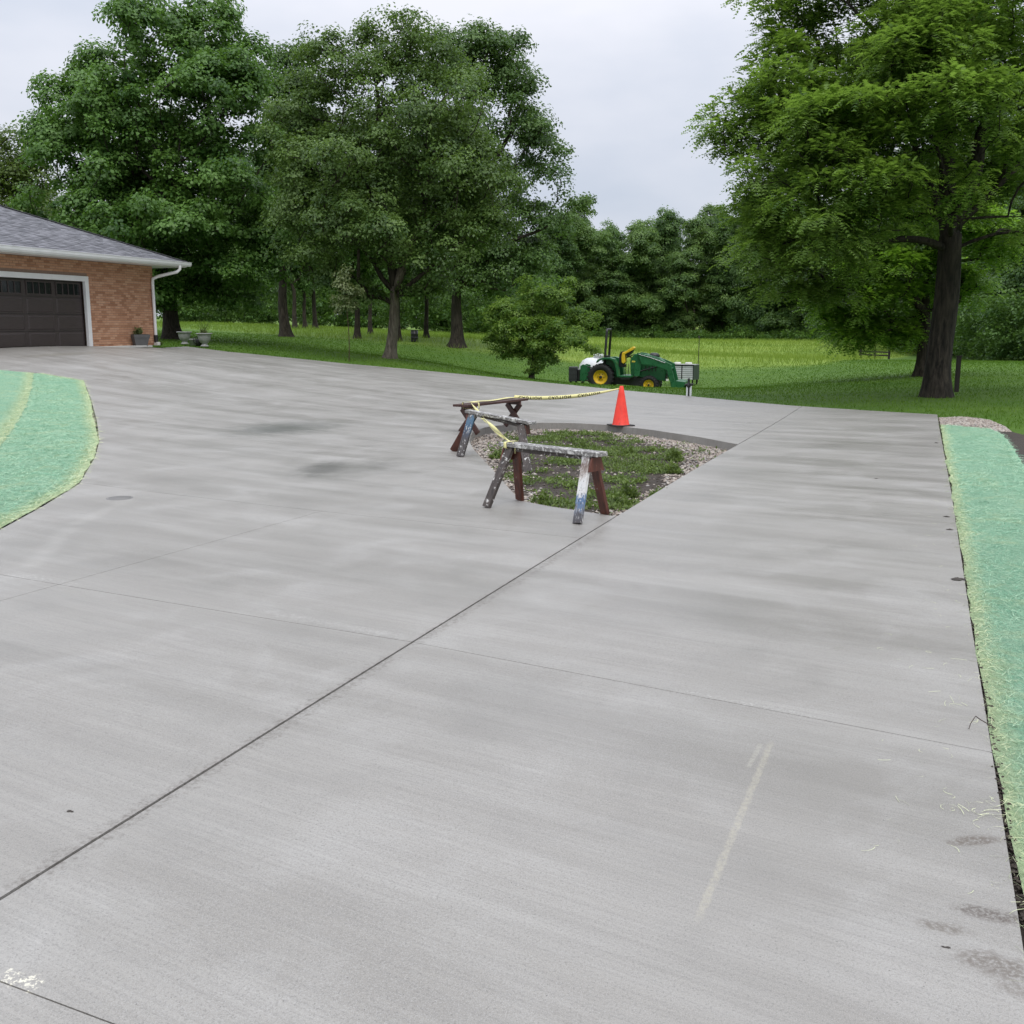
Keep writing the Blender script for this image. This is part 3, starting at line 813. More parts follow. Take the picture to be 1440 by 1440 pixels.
# loose straw on the concrete and beside the blanket
def loose_straw(n, seed):
    r = np.random.default_rng(seed); K = 6; pts = np.zeros((n, K, 3)); 
    u = r.uniform(0, 1, n); i = r.integers(2, 5, n)
    a = np.array(RIGHT_EDGE); base = a[i - 1] * (1 - u)[:, None] + a[i] * u[:, None]
    clump = np.array(G2(1400, 1140)); m = r.uniform(0, 1, n) < .3
    base = np.where(m[:, None], clump + r.normal(0, .06, (n, 2)), base + np.column_stack([-np.abs(r.normal(0, .22, n)), np.zeros(n)]))
    L = r.uniform(.03, .10, n); an = r.uniform(0, 2 * PI, n); cu = r.normal(0, 2.5, n)
    cur = np.column_stack([base, Z(base[:, 0], base[:, 1]) + .003])
    for k in range(K):
        pts[:, k] = cur; cur = cur + np.column_stack([np.cos(an), np.sin(an), r.uniform(-.02, .1, n)]) * (L / K)[:, None]; an = an + cu / K
    sd = np.stack([-np.sin(an), np.cos(an), np.full(n, .3)], -1) * .0007
    V = np.stack([pts + sd[:, None], pts - sd[:, None]], 2).reshape(-1, 3)
    bi = (np.arange(n) * K * 2)[:, None, None] + (np.arange(K - 1) * 2)[None, :, None]
    FF = (bi + np.array([0, 1, 3, 2])[None, None]).reshape(-1, 4)
    me = np_mesh('loose_straw', V, FF, {'tint': ('FACE', np.repeat(r.uniform(.5, 1, n), K - 1)), 'edge': ('FACE', np.zeros(n * (K - 1)))})
    o = link('loose_straw', me, M['fibre']); tag(o, 'loose pale curls of straw strewn on the concrete by the right blanket', 'straw', kind='stuff')
loose_straw(130, 5)
# soil crumbs in the gap between slab and blanket
r = np.random.default_rng(77); n = 1400
u = r.uniform(0, 1, n) ** 1.3; a = np.array(RIGHT_EDGE); seg = r.integers(1, 5, n); base = a[seg] + (a[seg - 1] - a[seg]) * u[:, None]
base = base + np.column_stack([r.uniform(.002, .03, n), r.normal(0, .01, n)])
me = pebbles(base, Z(base[:, 0], base[:, 1]) - .006 + r.uniform(-.01, .008, n), (.004, .011), 8, 'soil_crumbs', M['soil'])
o = link('soil_crumbs', me, M['soil']); tag(o, 'dark soil crumbs in the gap along the right edge of the slab', 'soil', kind='stuff')
# gravel heap at the far end of the right blanket
GP = [G2(*p) for p in [(1320, 586), (1360, 585), (1392, 589), (1412, 597), (1422, 605), (1398, 604), (1360, 600), (1324, 597)]]
P = np.array(GP); q = r.uniform(P.min(0), P.max(0), (9000, 2)); q = q[inside(GP, q[:, 0], q[:, 1])][:4500]
dq = edge_dist(GP, q[:, 0], q[:, 1])
me = pebbles(q, Z(q[:, 0], q[:, 1]) - .03 + np.clip(dq, 0, .4) * .12, (.012, .035), 9, 'gravel_patch', M['pebble'])
o = link('gravel_patch', me, M['pebble']); tag(o, 'tan gravel patch at the far right corner of the drive', 'gravel', kind='stuff')

# clods and twig on the drive
M['clod'] = plain('dried_mud', (.06, .052, .045), .9, scale=40, bump=.5)
for i, (px, py, s, lab) in enumerate([
        (1331, 727, .034, 'dark mud clod on the concrete, second from the far end of the right edge'),
        (1335, 745, .026, 'flat dark mud scrap just nearer than the lumpy clod by the right blanket'),
        (1346, 815, .040, 'long dark mud scrap touching the right edge of the drive'),
        (1316, 623, .032, 'farthest small mud clod beside the right blanket'),
        (1232, 673, .016, 'tiny dark crumb alone in the middle of the far concrete bay'),
        (99, 1141, .016, 'small dark pebble on the lower left concrete bay'),
        (1331, 1333, .009, 'small clod between the muddy footprints at lower right')]):
    c = G(px, py); rr_ = np.random.default_rng(i); n = 3
    pts = rr_.normal(0, s * .5, (n, 2)); me = pebbles(pts * .5, np.full(n, s * .2), (s * .4, s * .8), 60 + i, 'mud_clod', M['clod'])
    o = link('mud_clod', me, M['clod']); o.location = c; o.rotation_euler = (0, 0, T_ANG); o.scale = (1.4, .8, .7)
    tag(o, lab, 'mud clod', 'mud clods on the drive')
c = G(1388, 1026)
o = MB().tube([(.03, -.01, .01), (-.02, .02, .035), (-.035, .035, .045)], .0022, 5).tube([(-.035, .035, .045), (-.06, .02, .02), (-.075, .0, .004)], .0018, 5).build('twig', plain('twig_bark', (.07, .055, .045), .8))
o.location = c; tag(o, 'thin bent twig on the right edge of the concrete', 'twig')

# ================================================================= GARAGE
rotz = math.atan2(-GU[1], -GU[0])
gar = thing('garage', 'low brick garage with grey shingle roof and dark brown door', 'garage', (GC[0], GC[1], FLOOR), rotz)
WS = WALL_S                         # brick width right of the door
DOOR_W, DOOR_H, WALL_H, LEN, DEPTH = 4.88, 2.06, 2.55, 9.4, 7.2
t = NT('brick_clay'); a = t.attr('tint'); n = t.noise(t.obj(), 30, 4)
rp = t.n('ShaderNodeValToRGB'); t.l(a, rp.inputs[0]); e = rp.color_ramp.elements
e[0].color = (.46, .245, .15, 1); e[1].color = (.57, .35, .23, 1)
q_ = e.new(.4); q_.color = (.50, .275, .17, 1); q_ = e.new(.7); q_.color = (.53, .30, .19, 1); q_ = e.new(.04); q_.color = (.34, .17, .10, 1)
M['brick'] = t.fin(t.mix(t.mr(n, .3, .7, 0, .3), rp.outputs[0], (.30, .15, .09)), .85, spec=.2)
M['mortar'] = plain('mortar', (.25, .17, .13), .9, scale=20)
M['white_trim'] = plain('white_trim', (.74, .74, .74), .4, scale=3, var=.05)
# masonry core: right pier, lintel, left pier, end wall, back wall
w = MB()
w.box((WS / 2, -.10, WALL_H / 2), (WS, .2, WALL_H))
w.box((WS + DOOR_W / 2, -.10, (WALL_H + DOOR_H) / 2), (DOOR_W, .2, WALL_H - DOOR_H))
w.box(((WS + DOOR_W + LEN) / 2, -.10, WALL_H / 2), (LEN - WS - DOOR_W, .2, WALL_H))
w.box((.10, -DEPTH / 2 - .1, WALL_H / 2), (.2, DEPTH - .2, WALL_H))
w.box((LEN / 2, -DEPTH, WALL_H / 2), (LEN, .2, WALL_H))
w.box((LEN - .1, -DEPTH / 2 - .1, WALL_H / 2), (.2, DEPTH - .2, WALL_H))
wall = w.build('wall', M['mortar'], gar)
bv = []; bt = []
def brick(x0, x1, z0, z1, y0=.0, y1=.012, axis='y'):
    j = random.uniform(-.002, .002)
    bv.append([(x0, y0, z0), (x1, y0, z0), (x1, y0, z1), (x0, y0, z1), (x0, y1 + j, z0), (x1, y1 + j, z0), (x1, y1 + j, z1), (x0, y1 + j, z1)])
    bt.append(random.random())
course = .0715; bl = .203; row = 0; z = .01
while z + course < WALL_H - .02:
    off = (row % 2) * (bl + .01) / 2; x = -off
    while x < LEN:
        a0, a1 = max(x, 0), min(x + bl, LEN)
        zt = z + course - .011
        segs = [(a0, a1)]
        if z < DOOR_H + .03:
            segs = [(a0, min(a1, WS - .0)), (max(a0, WS + DOOR_W), a1)]
        for s0, s1 in segs:
            if s1 - s0 > .03: brick(s0, s1, z, zt)
        x += bl + .01
    z += course; row += 1
BV = np.array(bv).reshape(-1, 3); nb = len(bv)
bf = np.array([(4, 5, 6, 7), (0, 1, 5, 4), (1, 2, 6, 5), (2, 3, 7, 6), (3, 0, 4, 7)])[None] + (np.arange(nb) * 8)[:, None, None]
o = link('brick_courses', np_mesh('brick_courses', BV, bf.reshape(-1, 4), {'tint': ('FACE', np.repeat(bt, 5))}), M['brick'], wall); tag(o, kind='stuff')
# door surround
fr = MB(); FW = .15
fr.box((WS + FW / 2, .005, (DOOR_H) / 2), (FW, .10, DOOR_H))
fr.box((WS + DOOR_W - FW / 2, .005, DOOR_H / 2), (FW, .10, DOOR_H))
fr.box((WS + DOOR_W / 2, .006, DOOR_H - FW / 2 + .002), (DOOR_W - .002, .10, FW))
fr.build('door_surround', M['white_trim'], gar, .006)
t = NT('brown_door'); n = t.noise(t.map(t.obj(), (2, 2, 40)), 3, 5)
M['door'] = t.fin(t.mix(t.mr(n, .3, .7), (.038, .028, .027), (.058, .044, .042)), .45)
M['glass_dark'] = plain('window_glass', (.012, .014, .016), .06, 0, .1)
dx0, dx1 = WS + FW, WS + DOOR_W - FW; dw = dx1 - dx0; dh = DOOR_H - FW; yd = -.10
gd = MB().box(((dx0 + dx1) / 2, yd - .02, dh / 2), (dw, .04, dh)).build('garage_door', M['door'], gar)
colw = dw / 4; rowh = dh / 4
M['door_line'] = plain('door_groove_light', (.10, .085, .08), .45)
for ci in range(4):
    xc = dx0 + colw * (ci + .5)
    for ri in range(4):
        zc = rowh * (ri + .5)
        if ri < 3:
            b = MB(); pw, ph = colw - .14, rowh - .09
            # bevelled raised panel
            y0, y1 = yd, yd + .018
            hx, hz = pw / 2, ph / 2
            vs = [(xc - hx, y0, zc - hz), (xc + hx, y0, zc - hz), (xc + hx, y0, zc + hz), (xc - hx, y0, zc + hz),
                  (xc - hx + .035, y1, zc - hz + .03), (xc + hx - .035, y1, zc - hz + .03), (xc + hx - .035, y1, zc + hz - .03), (xc - hx + .035, y1, zc + hz - .03)]
            b.add(vs, [(4, 5, 6, 7), (0, 1, 5, 4), (1, 2, 6, 5), (2, 3, 7, 6), (3, 0, 4, 7)])
            b.build('door_panel', M['door'], gd)
            if ci == 0 or True:
                MB().box((xc, yd + .006, zc - hz - .006), (pw, .014, .008)).build('panel_ledge', M['door_line'], gd)
        else:
            pw, ph = colw - .22, rowh - .17
            f_ = MB()
            f_.box((xc, yd + .012, zc - ph / 2 - .02), (pw + .08, .024, .04)).box((xc, yd + .012, zc + ph / 2 + .02), (pw + .08, .024, .04))
            f_.box((xc - pw / 2 - .02, yd + .0125, zc), (.04, .024, ph)).box((xc + pw / 2 + .02, yd + .0125, zc), (.04, .024, ph))
            for k in range(1, 4): f_.box((xc - pw / 2 + pw * k / 4, yd + .013, zc), (.03, .022, ph))
            f_.build('window_frame', M['door'], gd)
            for k in range(4):
                MB().box((xc - pw / 2 + pw * (k + .5) / 4, yd + .003, zc), (pw / 4 - .03, .006, ph)).build('pane', M['glass_dark'], gd)
for ri in range(1, 4): MB().box(((dx0 + dx1) / 2, yd + .002, rowh * ri), (dw, .006, .010)).build('section_joint', plain('door_gap', (.008, .006, .006), .6), gd)
# concrete threshold strip
MB().box((WS + DOOR_W / 2 - .6, .18, -.012), (DOOR_W + 3.4, .50, .06)).build('door_threshold', plain('threshold_concrete', (.52, .51, .48), .7, scale=4), gar, .006)

# roof: hip end at the far corner
OV, PT = .78, .40
EZ = WALL_H - .02
def roof_faces():
    xa, xb = -OV, LEN + OV; ya, yb = OV, -DEPTH - OV; half = (ya - yb) / 2; rise = half * PT; ym = (ya + yb) / 2
    z0 = EZ + .13
    A, B, C_, D_ = (xa, ya, z0), (xb, ya, z0), (xb, yb, z0), (xa, yb, z0); R0, R1 = (xa + half, ym, z0 + rise), (xb - half, ym, z0 + rise)
    return A, B, C_, D_, R0, R1, half
A, B, C_, D_, R0, R1, HALF = roof_faces()
roof = MB().add([A, B, C_, D_, R0, R1], [(0, 1, 5, 4), (2, 3, 4, 5), (3, 0, 4), (1, 2, 5)]).build('roof', plain('roof_felt', (.10, .10, .105), .9), gar)
sv = []; st_ = []
def shingle_slope(origin, along, up, length, slope_len, left_slope, right_slope):
    exp = .145; nrow = int(slope_len / exp); o_ = np.array(origin); al = np.array(along); upv = np.array(up); nr = np.cross(al, upv); nr = nr / np.linalg.norm(nr)
    if nr[2] < 0: nr = -nr
    for i in range(nrow):
        s0 = i * exp; s1 = s0 + exp * 1.02
        l0 = s0 * left_slope; r0_ = length - s0 * right_slope
        x = l0 - random.uniform(0, .3)
        while x < r0_:
            wdt = random.choice((.14, .2, .3, .33)); a0, a1 = max(x, l0), min(x + wdt - .004, r0_)
            if a1 - a0 > .02:
                th = .012 + random.choice((0, .006)); lo = .004
                pts = []
                for (aa, ss, hh) in ((a0, s0, th), (a1, s0, th), (a1, s1, lo), (a0, s1, lo), (a0, s0, .001), (a1, s0, .001)):
                    pts.append(o_ + al * aa + upv * ss + nr * hh)
                sv.append(pts); st_.append(random.random())
            x += wdt
k_ = math.sqrt(1 + PT * PT)
shingle_slope(A, (1, 0, 0), (0, -1 / k_, PT / k_), LEN + 2 * OV, HALF * k_, 1 / k_, 1 / k_)
shingle_slope(D_, (0, 1, 0), (1 / k_, 0, PT / k_), DEPTH + 2 * OV, HALF * k_, 1 / k_, 1 / k_)
ns = len(sv); SVv = np.array(sv).reshape(-1, 3)
fs4 = np.array([(0, 1, 2, 3), (4, 5, 1, 0)])[None] + (np.arange(ns) * 6)[:, None, None]
t = NT('shingle'); a = t.attr('tint'); n = t.noise(t.obj(), 60, 3)
c_ = t.mix(a, (.12, .122, .135), (.25, .25, .272)); c_ = t.mix(t.mr(n, .35, .65, 0, .4), c_, (.17, .17, .18))
o = link('shingles', np_mesh('shingles', SVv, fs4.reshape(-1, 4), {'tint': ('FACE', np.repeat(st_, 2))}), t.fin(c_, .9, spec=.2), roof); tag(o, kind='stuff')
cap = MB(); a_, b_ = np.array(A), np.array(R0); nc = 26
for i in range(nc):
    p0 = a_ + (b_ - a_) * i / nc; p1 = a_ + (b_ - a_) * (i + 1.05) / nc
    cap.bar(p0 + [0, 0, .024], p1 + [0, 0, .014], .22, .010)
cap.build('hip_cap', plain('hip_shingle', (.16, .16, .172), .9), roof)
# gutter, fascia, soffit
gt = MB(); gy = OV; prof = [(gy + .0, EZ), (gy + .075, EZ + .0), (gy + .105, EZ + .05), (gy + .115, EZ + .125), (gy + .125, EZ + .125), (gy + .125, EZ + .135), (gy + .100, EZ + .135), (gy + .095, EZ + .055), (gy + .07, EZ + .012), (gy + .0, EZ + .012)]
vs = [(-OV - .12, y, z) for y, z in prof] + [(LEN + OV, y, z) for y, z in prof]; npf = len(prof)
gt.add(vs, [tuple(range(npf)), tuple(range(2 * npf - 1, npf - 1, -1))] + [(i, (i + 1) % npf, (i + 1) % npf + npf, i + npf) for i in range(npf)])
gt.build('gutter', M['white_trim'], gar)
fb = MB(); fb.box((LEN / 2, OV - .012, EZ + .05), (LEN + 2 * OV, .022, .16)); fb.box((-OV - .012, (OV - .03 - DEPTH - OV) / 2, EZ + .05), (.022, DEPTH + 2 * OV - .05, .16))
fb.build('fascia', M['white_trim'], gar)
sf = MB(); sf.box((LEN / 2, OV / 2 - .01, EZ - .005), (LEN + 2 * OV, OV - .02, .012)); sf.box((-OV / 2 - .005, -DEPTH / 2 - .1, EZ - .0055), (OV - .02, DEPTH + .1, .012))
sf.build('soffit', M['white_trim'], gar)
# downspout with elbow swept back to the wall corner, black boot
dp = MB(); xd = .10
dp.tube([(-.32, OV + .06, EZ + .01), (-.32, OV + .06, EZ - .10), (-.27, OV - .02, EZ - .19), (.02, .22, EZ - .34), (xd, .09, EZ - .42), (xd, .075, EZ - .55), (xd, .075, .30)], .05, 10)
ds = dp.build('downspout', M['white_trim'], gar)
MB().tube([(xd, .075, .33), (xd, .075, .08)], .066, 10).build('boot', plain('black_rubber_boot', (.015, .015, .015), .6), ds)
MB().box((xd - .02, .09, .05), (.16, .14, .11)).build('splash_block', plain('splash_block', (.55, .54, .5), .8), ds, .01)

# ================================================================= POTS
def gpt(px, py, z=None): return G(px, py)
M['pot_grey'] = plain('pot_grey', (.10, .10, .10), .7, scale=8)
M['pot_light'] = plain('pot_light', (.34, .34, .34), .65, scale=6)
M['pot_black'] = plain('pot_black', (.014, .014, .015), .5)
M['potting'] = plain('potting_soil', (.03, .022, .016), .95, scale=40)
def sprig(parent, n, h, w, L, W, mat, seed, z0):
    r = np.random.default_rng(seed); pts = r.normal(0, w * .4, (n, 2))
    V = weed_leaves(pts, np.full(n, z0), 8, w * .12, L, W, seed, np.full(n, h))
    return link('plant', quads_mesh('plant', V, r.uniform(0, 1, n * 8)), mat, parent)
c = G(197, 488.5)
o = thing('planter', 'square tapered dark grey planter with a small plant by the downspout', 'planter', c, R(38))
b = MB(); w0, w1, h = .17, .235, .40
def tap(b, a0, a1, z0, z1): b.add([(-a0, -a0, z0), (a0, -a0, z0), (a0, a0, z0), (-a0, a0, z0), (-a1, -a1, z1), (a1, -a1, z1), (a1, a1, z1), (-a1, a1, z1)], [(3, 2, 1, 0), (4, 5, 6, 7), (0, 1, 5, 4), (1, 2, 6, 5), (2, 3, 7, 6), (3, 0, 4, 7)])
tap(b, w0, w1, 0, h * .74); b.build('pot', M['pot_grey'], o, .006)
b = MB(); tap(b, .245, .26, h * .742, h); b.build('rim', M['pot_grey'], o, .008)
MB().box((0, 0, h + .002), (.44, .44, .008)).build('soil', M['potting'], o)
sprig(o, 16, .16, .16, .11, .06, M['leaf_sapling'], 5, h)
c = G(181.5, 486.5)
o = thing('planter', 'small round black bowl planter against the brick wall', 'planter', c)
MB().lathe([(0, 0), (.13, 0), (.17, .08), (.19, .20), (.205, .20), (.205, .235), (.185, .235), (.17, .21), (0, .20)], 20).build('pot', M['pot_black'], o)
MB().tube([(.0, -.195, .09), (.03, -.21, .11), (.06, -.195, .10)], .012, 6).build('tag', plain('white_tag', (.7, .7, .7), .5), o)
def urn(px, py, s, label, planted):
    c = G(px, py); o = thing('urn_planter', label, 'urn', c)
    prof = [(0, 0), (.14, 0), (.145, .03), (.09, .075), (.085, .10), (.15, .15), (.20, .24), (.225, .36), (.235, .42), (.275, .43), (.28, .455), (.265, .465), (.235, .455), (.22, .42), (0, .41)]
    MB().lathe([(r_ * s, z_ * s) for r_, z_ in prof], 24).build('urn', M['pot_light'], o)
    MB().lathe([(0, .413 * s), (.215 * s, .416 * s)], 16).build('soil', M['potting'], o)
    if planted:
        sprig(o, 14, .10, .17, .10, .06, M['leaf_sapling'], 9, .43 * s)
        r = np.random.default_rng(4); b = []; n = 26
        az = r.uniform(0, 2 * PI, n); el = r.uniform(.75, 1.45, n); D = np.stack([np.cos(az) * np.cos(el), np.sin(az) * np.cos(el), np.sin(el)], -1)
        V = leafquads(r, np.column_stack([r.normal(0, .03, (n, 2)), np.full(n, .42 * s)]), np.stack([-np.cos(az) * np.sin(el), -np.sin(az) * np.sin(el), np.cos(el)], -1), D, r.uniform(.35, .75, n), .02)
        link('spike_grass', quads_mesh('spike_grass', V, r.uniform(0, .6, n)), M['leaf_weed'], o)
urn(260, 484, 1.0, 'empty light grey urn planter left of the planted urn by the lawn', False)
urn(288, 487.5, 1.05, 'light grey urn planter with spiky grass and pale flowers', True)
c = G(271, 486)
o = thing('bucket', 'small light grey bucket standing between the two urns', 'bucket', c)
MB().lathe([(0, 0), (.11, 0), (.125, .22), (.135, .225), (.13, .24), (.115, .235), (.105, .02), (0, .02)], 20).build('pail', M['pot_light'], o)
MB().tube([(.125 * math.cos(a_), .02, .22 + .03 * math.sin(a_)) for a_ in np.linspace(0, PI, 9)], .006, 5).build('handle', M['pot_light'], o)
c = G(279, 486.8)
o = thing('watering_can', 'dark watering can tucked beside the planted urn', 'watering can', c, R(20))
MB().lathe([(0, 0), (.10, 0), (.10, .24), (.07, .27), (.03, .27), (0, .26)], 16).build('body', M['pot_black'], o)
MB().tube([(.08, 0, .06), (.18, 0, .18), (.24, 0, .33)], [.03, .02, .018], 8).build('spout', M['pot_black'], o)
MB().tube([(-.09, 0, .08), (-.17, 0, .16), (-.15, 0, .29), (-.03, 0, .34), (.03, 0, .27)], .012, 6).build('handle', M['pot_black'], o)
c = G(223, 486)
o = thing('garden_plant', 'small wilted plant at the foot of the brick corner', 'plant', c)
sprig(o, 14, .10, .22, .10, .05, M['leaf_weed'], 15, 0)

# ================================================================= SAWHORSES, BENCH
t = NT('sawhorse_weathered'); p = t.obj()
n = t.noise(p, 16, 5, .7, .8); n2 = t.noise(p, 7, 4, .6, .5); n3 = t.noise(t.map(p, (30, 30, 5)), 1, 4)
c_ = t.mix(t.mr(n3, .3, .7), (.032, .026, .023), (.085, .068, .060))
c_ = t.mix(t.mr(n, .58, .62), c_, (.58, .57, .54))
M['wood_paint'] = t.fin(c_, .6)
t = NT('sawhorse_top'); p = t.obj(); n = t.noise(p, 18, 6, .75, 1.0); n2 = t.noise(p, 40, 4, .7)
c_ = t.mix(t.mr(n2, .3, .7), (.10, .095, .09), (.26, .25, .24)); c_ = t.mix(t.mr(n, .52, .58), c_, (.58, .575, .55)); c_ = t.mix(t.mr(n, .42, .36), c_, (.035, .03, .028))
M['wood_top'] = t.fin(c_, .6)
t = NT('sawhorse_red'); p = t.obj(); n3 = t.noise(t.map(p, (26, 26, 3)), 1, 4); n = t.noise(p, 25, 5, .7)
c_ = t.mix(t.mr(n3, .3, .7), (.045, .014, .009), (.13, .038, .022)); c_ = t.mix(t.mr(n, .66, .70, 0, .6), c_, (.4, .36, .33))
M['wood_red'] = t.fin(c_, .55)
def spill(name, stops, along=2, lo=-.3, hi=.3):
    """paint spilled down a leg: colours by height, broken by noise"""
    t = NT(name); p = t.obj(); sx = t.n('ShaderNodeSeparateXYZ'); t.l(p, sx.inputs[0])
    n = t.noise(t.map(p, (18, 18, 5)), 1.5, 5, .7, .6)
    f = t.math('ADD', t.mr(sx.outputs[2], lo, hi), t.mr(n, .2, .8, -.16, .16))
    rp = t.n('ShaderNodeValToRGB'); t.l(f, rp.inputs[0]); e = rp.color_ramp.elements
    while len(e) > 2: e.remove(e[-1])
    e[0].position = stops[0][0]; e[0].color = (*stops[0][1], 1); e[1].position = stops[-1][0]; e[1].color = (*stops[-1][1], 1)
    for pos_, cc in stops[1:-1]: q_ = e.new(pos_); q_.color = (*cc, 1)
    drip = t.noise(t.map(p, (60, 60, 6)), 1, 4, .7)
    c_ = t.mix(t.mr(drip, .60, .64), rp.outputs[0], (.62, .61, .58))
    c_ = t.mix(t.mr(drip, .42, .36), c_, (.05, .042, .038))
    return t.fin(c_, .5)
DK = (.05, .042, .04); WHT = (.60, .60, .59); BLU = (.09, .155, .27)
M['leg_white_blue'] = spill('leg_white_blue', [(0, DK), (.16, (.08, .08, .09)), (.24, (.16, .18, .22)), (.30, BLU), (.38, BLU), (.44, WHT), (.62, WHT), (.74, (.40, .36, .33)), (.85, (.16, .11, .09)), (1, WHT)])
M['leg_blue'] = spill('leg_blue', [(0, DK), (.35, DK), (.55, (.05, .06, .085)), (.68, (.05, .10, .16)), (.84, (.06, .13, .20)), (.9, (.10, .085, .075)), (1, (.13, .12, .11))])
def leg(name, foot, top, w, th, face, mat, parent, label=None):
    """board with its centre as origin so that paint bands follow its height"""
    f = Vector([float(q) for q in foot]); tp = Vector([float(q) for q in top]); mid = (f + tp) / 2
    b = MB(); b.bar(f - mid, tp - mid, w, th, up=face)
    # square the foot to the ground
    zmin = f.z - mid.z
    o = b.build(name, mat, parent, .003); o.location = mid
    if label: o['label'] = label
    return o
def sawhorse(label, feet, mats, H, over, group, legw=.085, inset=(.1, .1)):
    """feet: (nearA, farA, nearB, farB) world points; beam runs from pair A to pair B"""
    A0, A1, B0, B1 = [Vector([float(q) for q in f]) for f in feet]
    mA, mB = (A0 + A1) / 2, (B0 + B1) / 2; ctr = (mA + mB) / 2
    d = (mB - mA); d.z = 0; d.normalize(); sd = Vector((-d.y, d.x, 0))
    base = min(f.z for f in (A0, A1, B0, B1))
    o = thing('sawhorse', label, 'sawhorse', ctr, 0, group)
    zt = ctr.z + H
    def loc(v): return v - ctr
    tA = mA.copy(); tA.z = mA.z + H; tB = mB.copy(); tB.z = mB.z + H
    inA, inB = tA + d * inset[0], tB - d * inset[1]
    pA, pB = inA - d * over[0], inB + d * over[1]
    MB().bar(loc(pA), loc(pB), .14, .038).build('top_board', M['wood_top'], o, .004)
    lo = Vector((0, 0, -.075))
    MB().bar(loc(inA + lo * .55), loc(inB + lo * .55), .06, .034).build('beam', M['wood_paint'], o, .003)
    for i, (ft, tp) in enumerate(((A0, inA), (A1, inA), (B0, inB), (B1, inB))):
        s = 1 if (ft - tp).dot(sd) > 0 else -1
        t_ = tp + sd * s * .036 + Vector((0, 0, -.024))
        ft2 = ft + Vector((0, 0, .004))
        leg('leg', loc(ft2), loc(t_), legw, .036, sd * s + Vector((0, 0, .25)), mats[i], o)
    for tp, ft0, ft1 in ((inA, A0, A1), (inB, B0, B1)):
        # gusset board across the leg pair
        e = d if tp is inB else -d
        s0 = sd * .08
        g_ = MB(); z0, z1 = -.03, -.15
        cpt = loc(tp) + e * .062
        w0, w1 = .055, .10
        vs = []
        for k in (0, .018):
            for (ww, zz_) in ((-w0, z0), (w0, z0), (w1, z1), (-w1, z1)): vs.append(cpt + e * k + sd * ww + Vector((0, 0, zz_)))
        g_.add(vs, [(0, 1, 2, 3), (7, 6, 5, 4), (0, 4, 5, 1), (1, 5, 6, 2), (2, 6, 7, 3), (3, 7, 4, 0)]).build('gusset', M['wood_red'], o)
    return o
GRP = 'old paint spattered sawhorses round the bed'
fA, fB, fC, fD = G(684, 714), G(731, 703.5), G(812, 737), G(851, 723)
for f in (fD,): f[2] += 0
sawhorse('nearest paint spattered sawhorse with one white and blue leg', (fA, fB, fC, fD), (M['wood_paint'], M['wood_red'], M['leg_white_blue'], M['wood_red']), .575, (.12, .14), GRP, .085, (.13, .03))
def Gb(px, py):
    c = G(px, py); d_ = ray(px, py); t_ = (z1(c[0], c[1]) + BED_DZ - CAM_H) / d_[2]; return np.array([d_[0] * t_, d_[1] * t_, CAM_H + d_[2] * t_])
fA, fB, fC, fD = G(645, 642), G(637, 634), Gb(743, 665), Gb(735, 650)
fA2 = G(647, 642.5); fB2 = fA2 + np.array([-.10, .44, 0]); fB2 = G(637.5, 634.5)
sawhorse('middle sawhorse with a blue stained leg, standing partly in the bed', (fA2, fB2, fC, fD), (M['leg_blue'], M['wood_red'], M['wood_paint'], M['wood_paint']), .575, (.10, .17), GRP, .10, (.26, .05))

# bench with crossed legs
bl_, br_ = atD(647, 568, 16.3), atD(733, 564, 17.8)
bl_[2] = z1(bl_[0], bl_[1]) + .45; br_[2] = z1(br_[0], br_[1]) + .45
bc = (bl_ + br_) / 2; bd = (br_ - bl_); blen = np.linalg.norm(bd[:2]); brot = math.atan2(bd[1], bd[0])
M['bench_wood'] = (lambda: (lambda t: t.fin(t.mix(t.mr(t.noise(t.map(t.obj(), (3, 30, 30)), 1, 5), .3, .7), (.030, .012, .010), (.085, .034, .026)), .45))(NT('bench_stain')))()
bz = z1(bc[0], bc[1])
o = thing('bench', 'low dark brown wooden bench with crossed legs behind the bed', 'bench', (bc[0], bc[1], bz), brot)
for s in (-1, 1):
    MB().box((0, s * .075, .45), (blen, .14, .036)).build('seat_plank', M['bench_wood'], o, .004)
for s in (-1, 1):
    x = s * (blen / 2 - .24)
    MB().box((x, 0, .402), (.045, .28, .058)).build('batten', M['bench_wood'], o, .003)
    MB().bar((x - .022, -.19, .0), (x - .022, .12, .385), .085, .038, up=(1, 0, 0)).build('leg', M['bench_wood'], o, .003)
    MB().bar((x + .022, .19, .0), (x + .022, -.12, .385), .085, .038, up=(1, 0, 0)).build('leg', M['bench_wood'], o, .003)

# ================================================================= CONE
c = G(873, 598.5); CONE = c
o = thing('traffic_cone', 'bright orange red traffic cone on the curb of the bed', 'traffic cone', c)
t = NT('cone_orange'); n = t.noise(t.obj(), 5, 4)
sx_ = t.n('ShaderNodeSeparateXYZ'); t.l(t.obj(), sx_.inputs[0])
c_ = t.mix(t.mr(n, .3, .7), (.74, .032, .016), (.90, .06, .03))
sc_f = t.math('MULTIPLY', t.mr(t.noise(t.map(t.obj(), (1, 1, .4)), 26, 5, .75), .52, .66), t.mr(sx_.outputs[2], .55, .0, .15, .8))
M['cone'] = t.fin(t.mix(sc_f, c_, (.30, .05, .035)), .42)
CH = .70
MB().lathe([(.155, .022), (.148, .035), (.062, CH * .78), (.034, CH - .01), (.028, CH), (.018, CH), (.018, CH - .05)], 28).build('cone_body', M['cone'], o)
b = MB(); n_ = 24
bs = .185
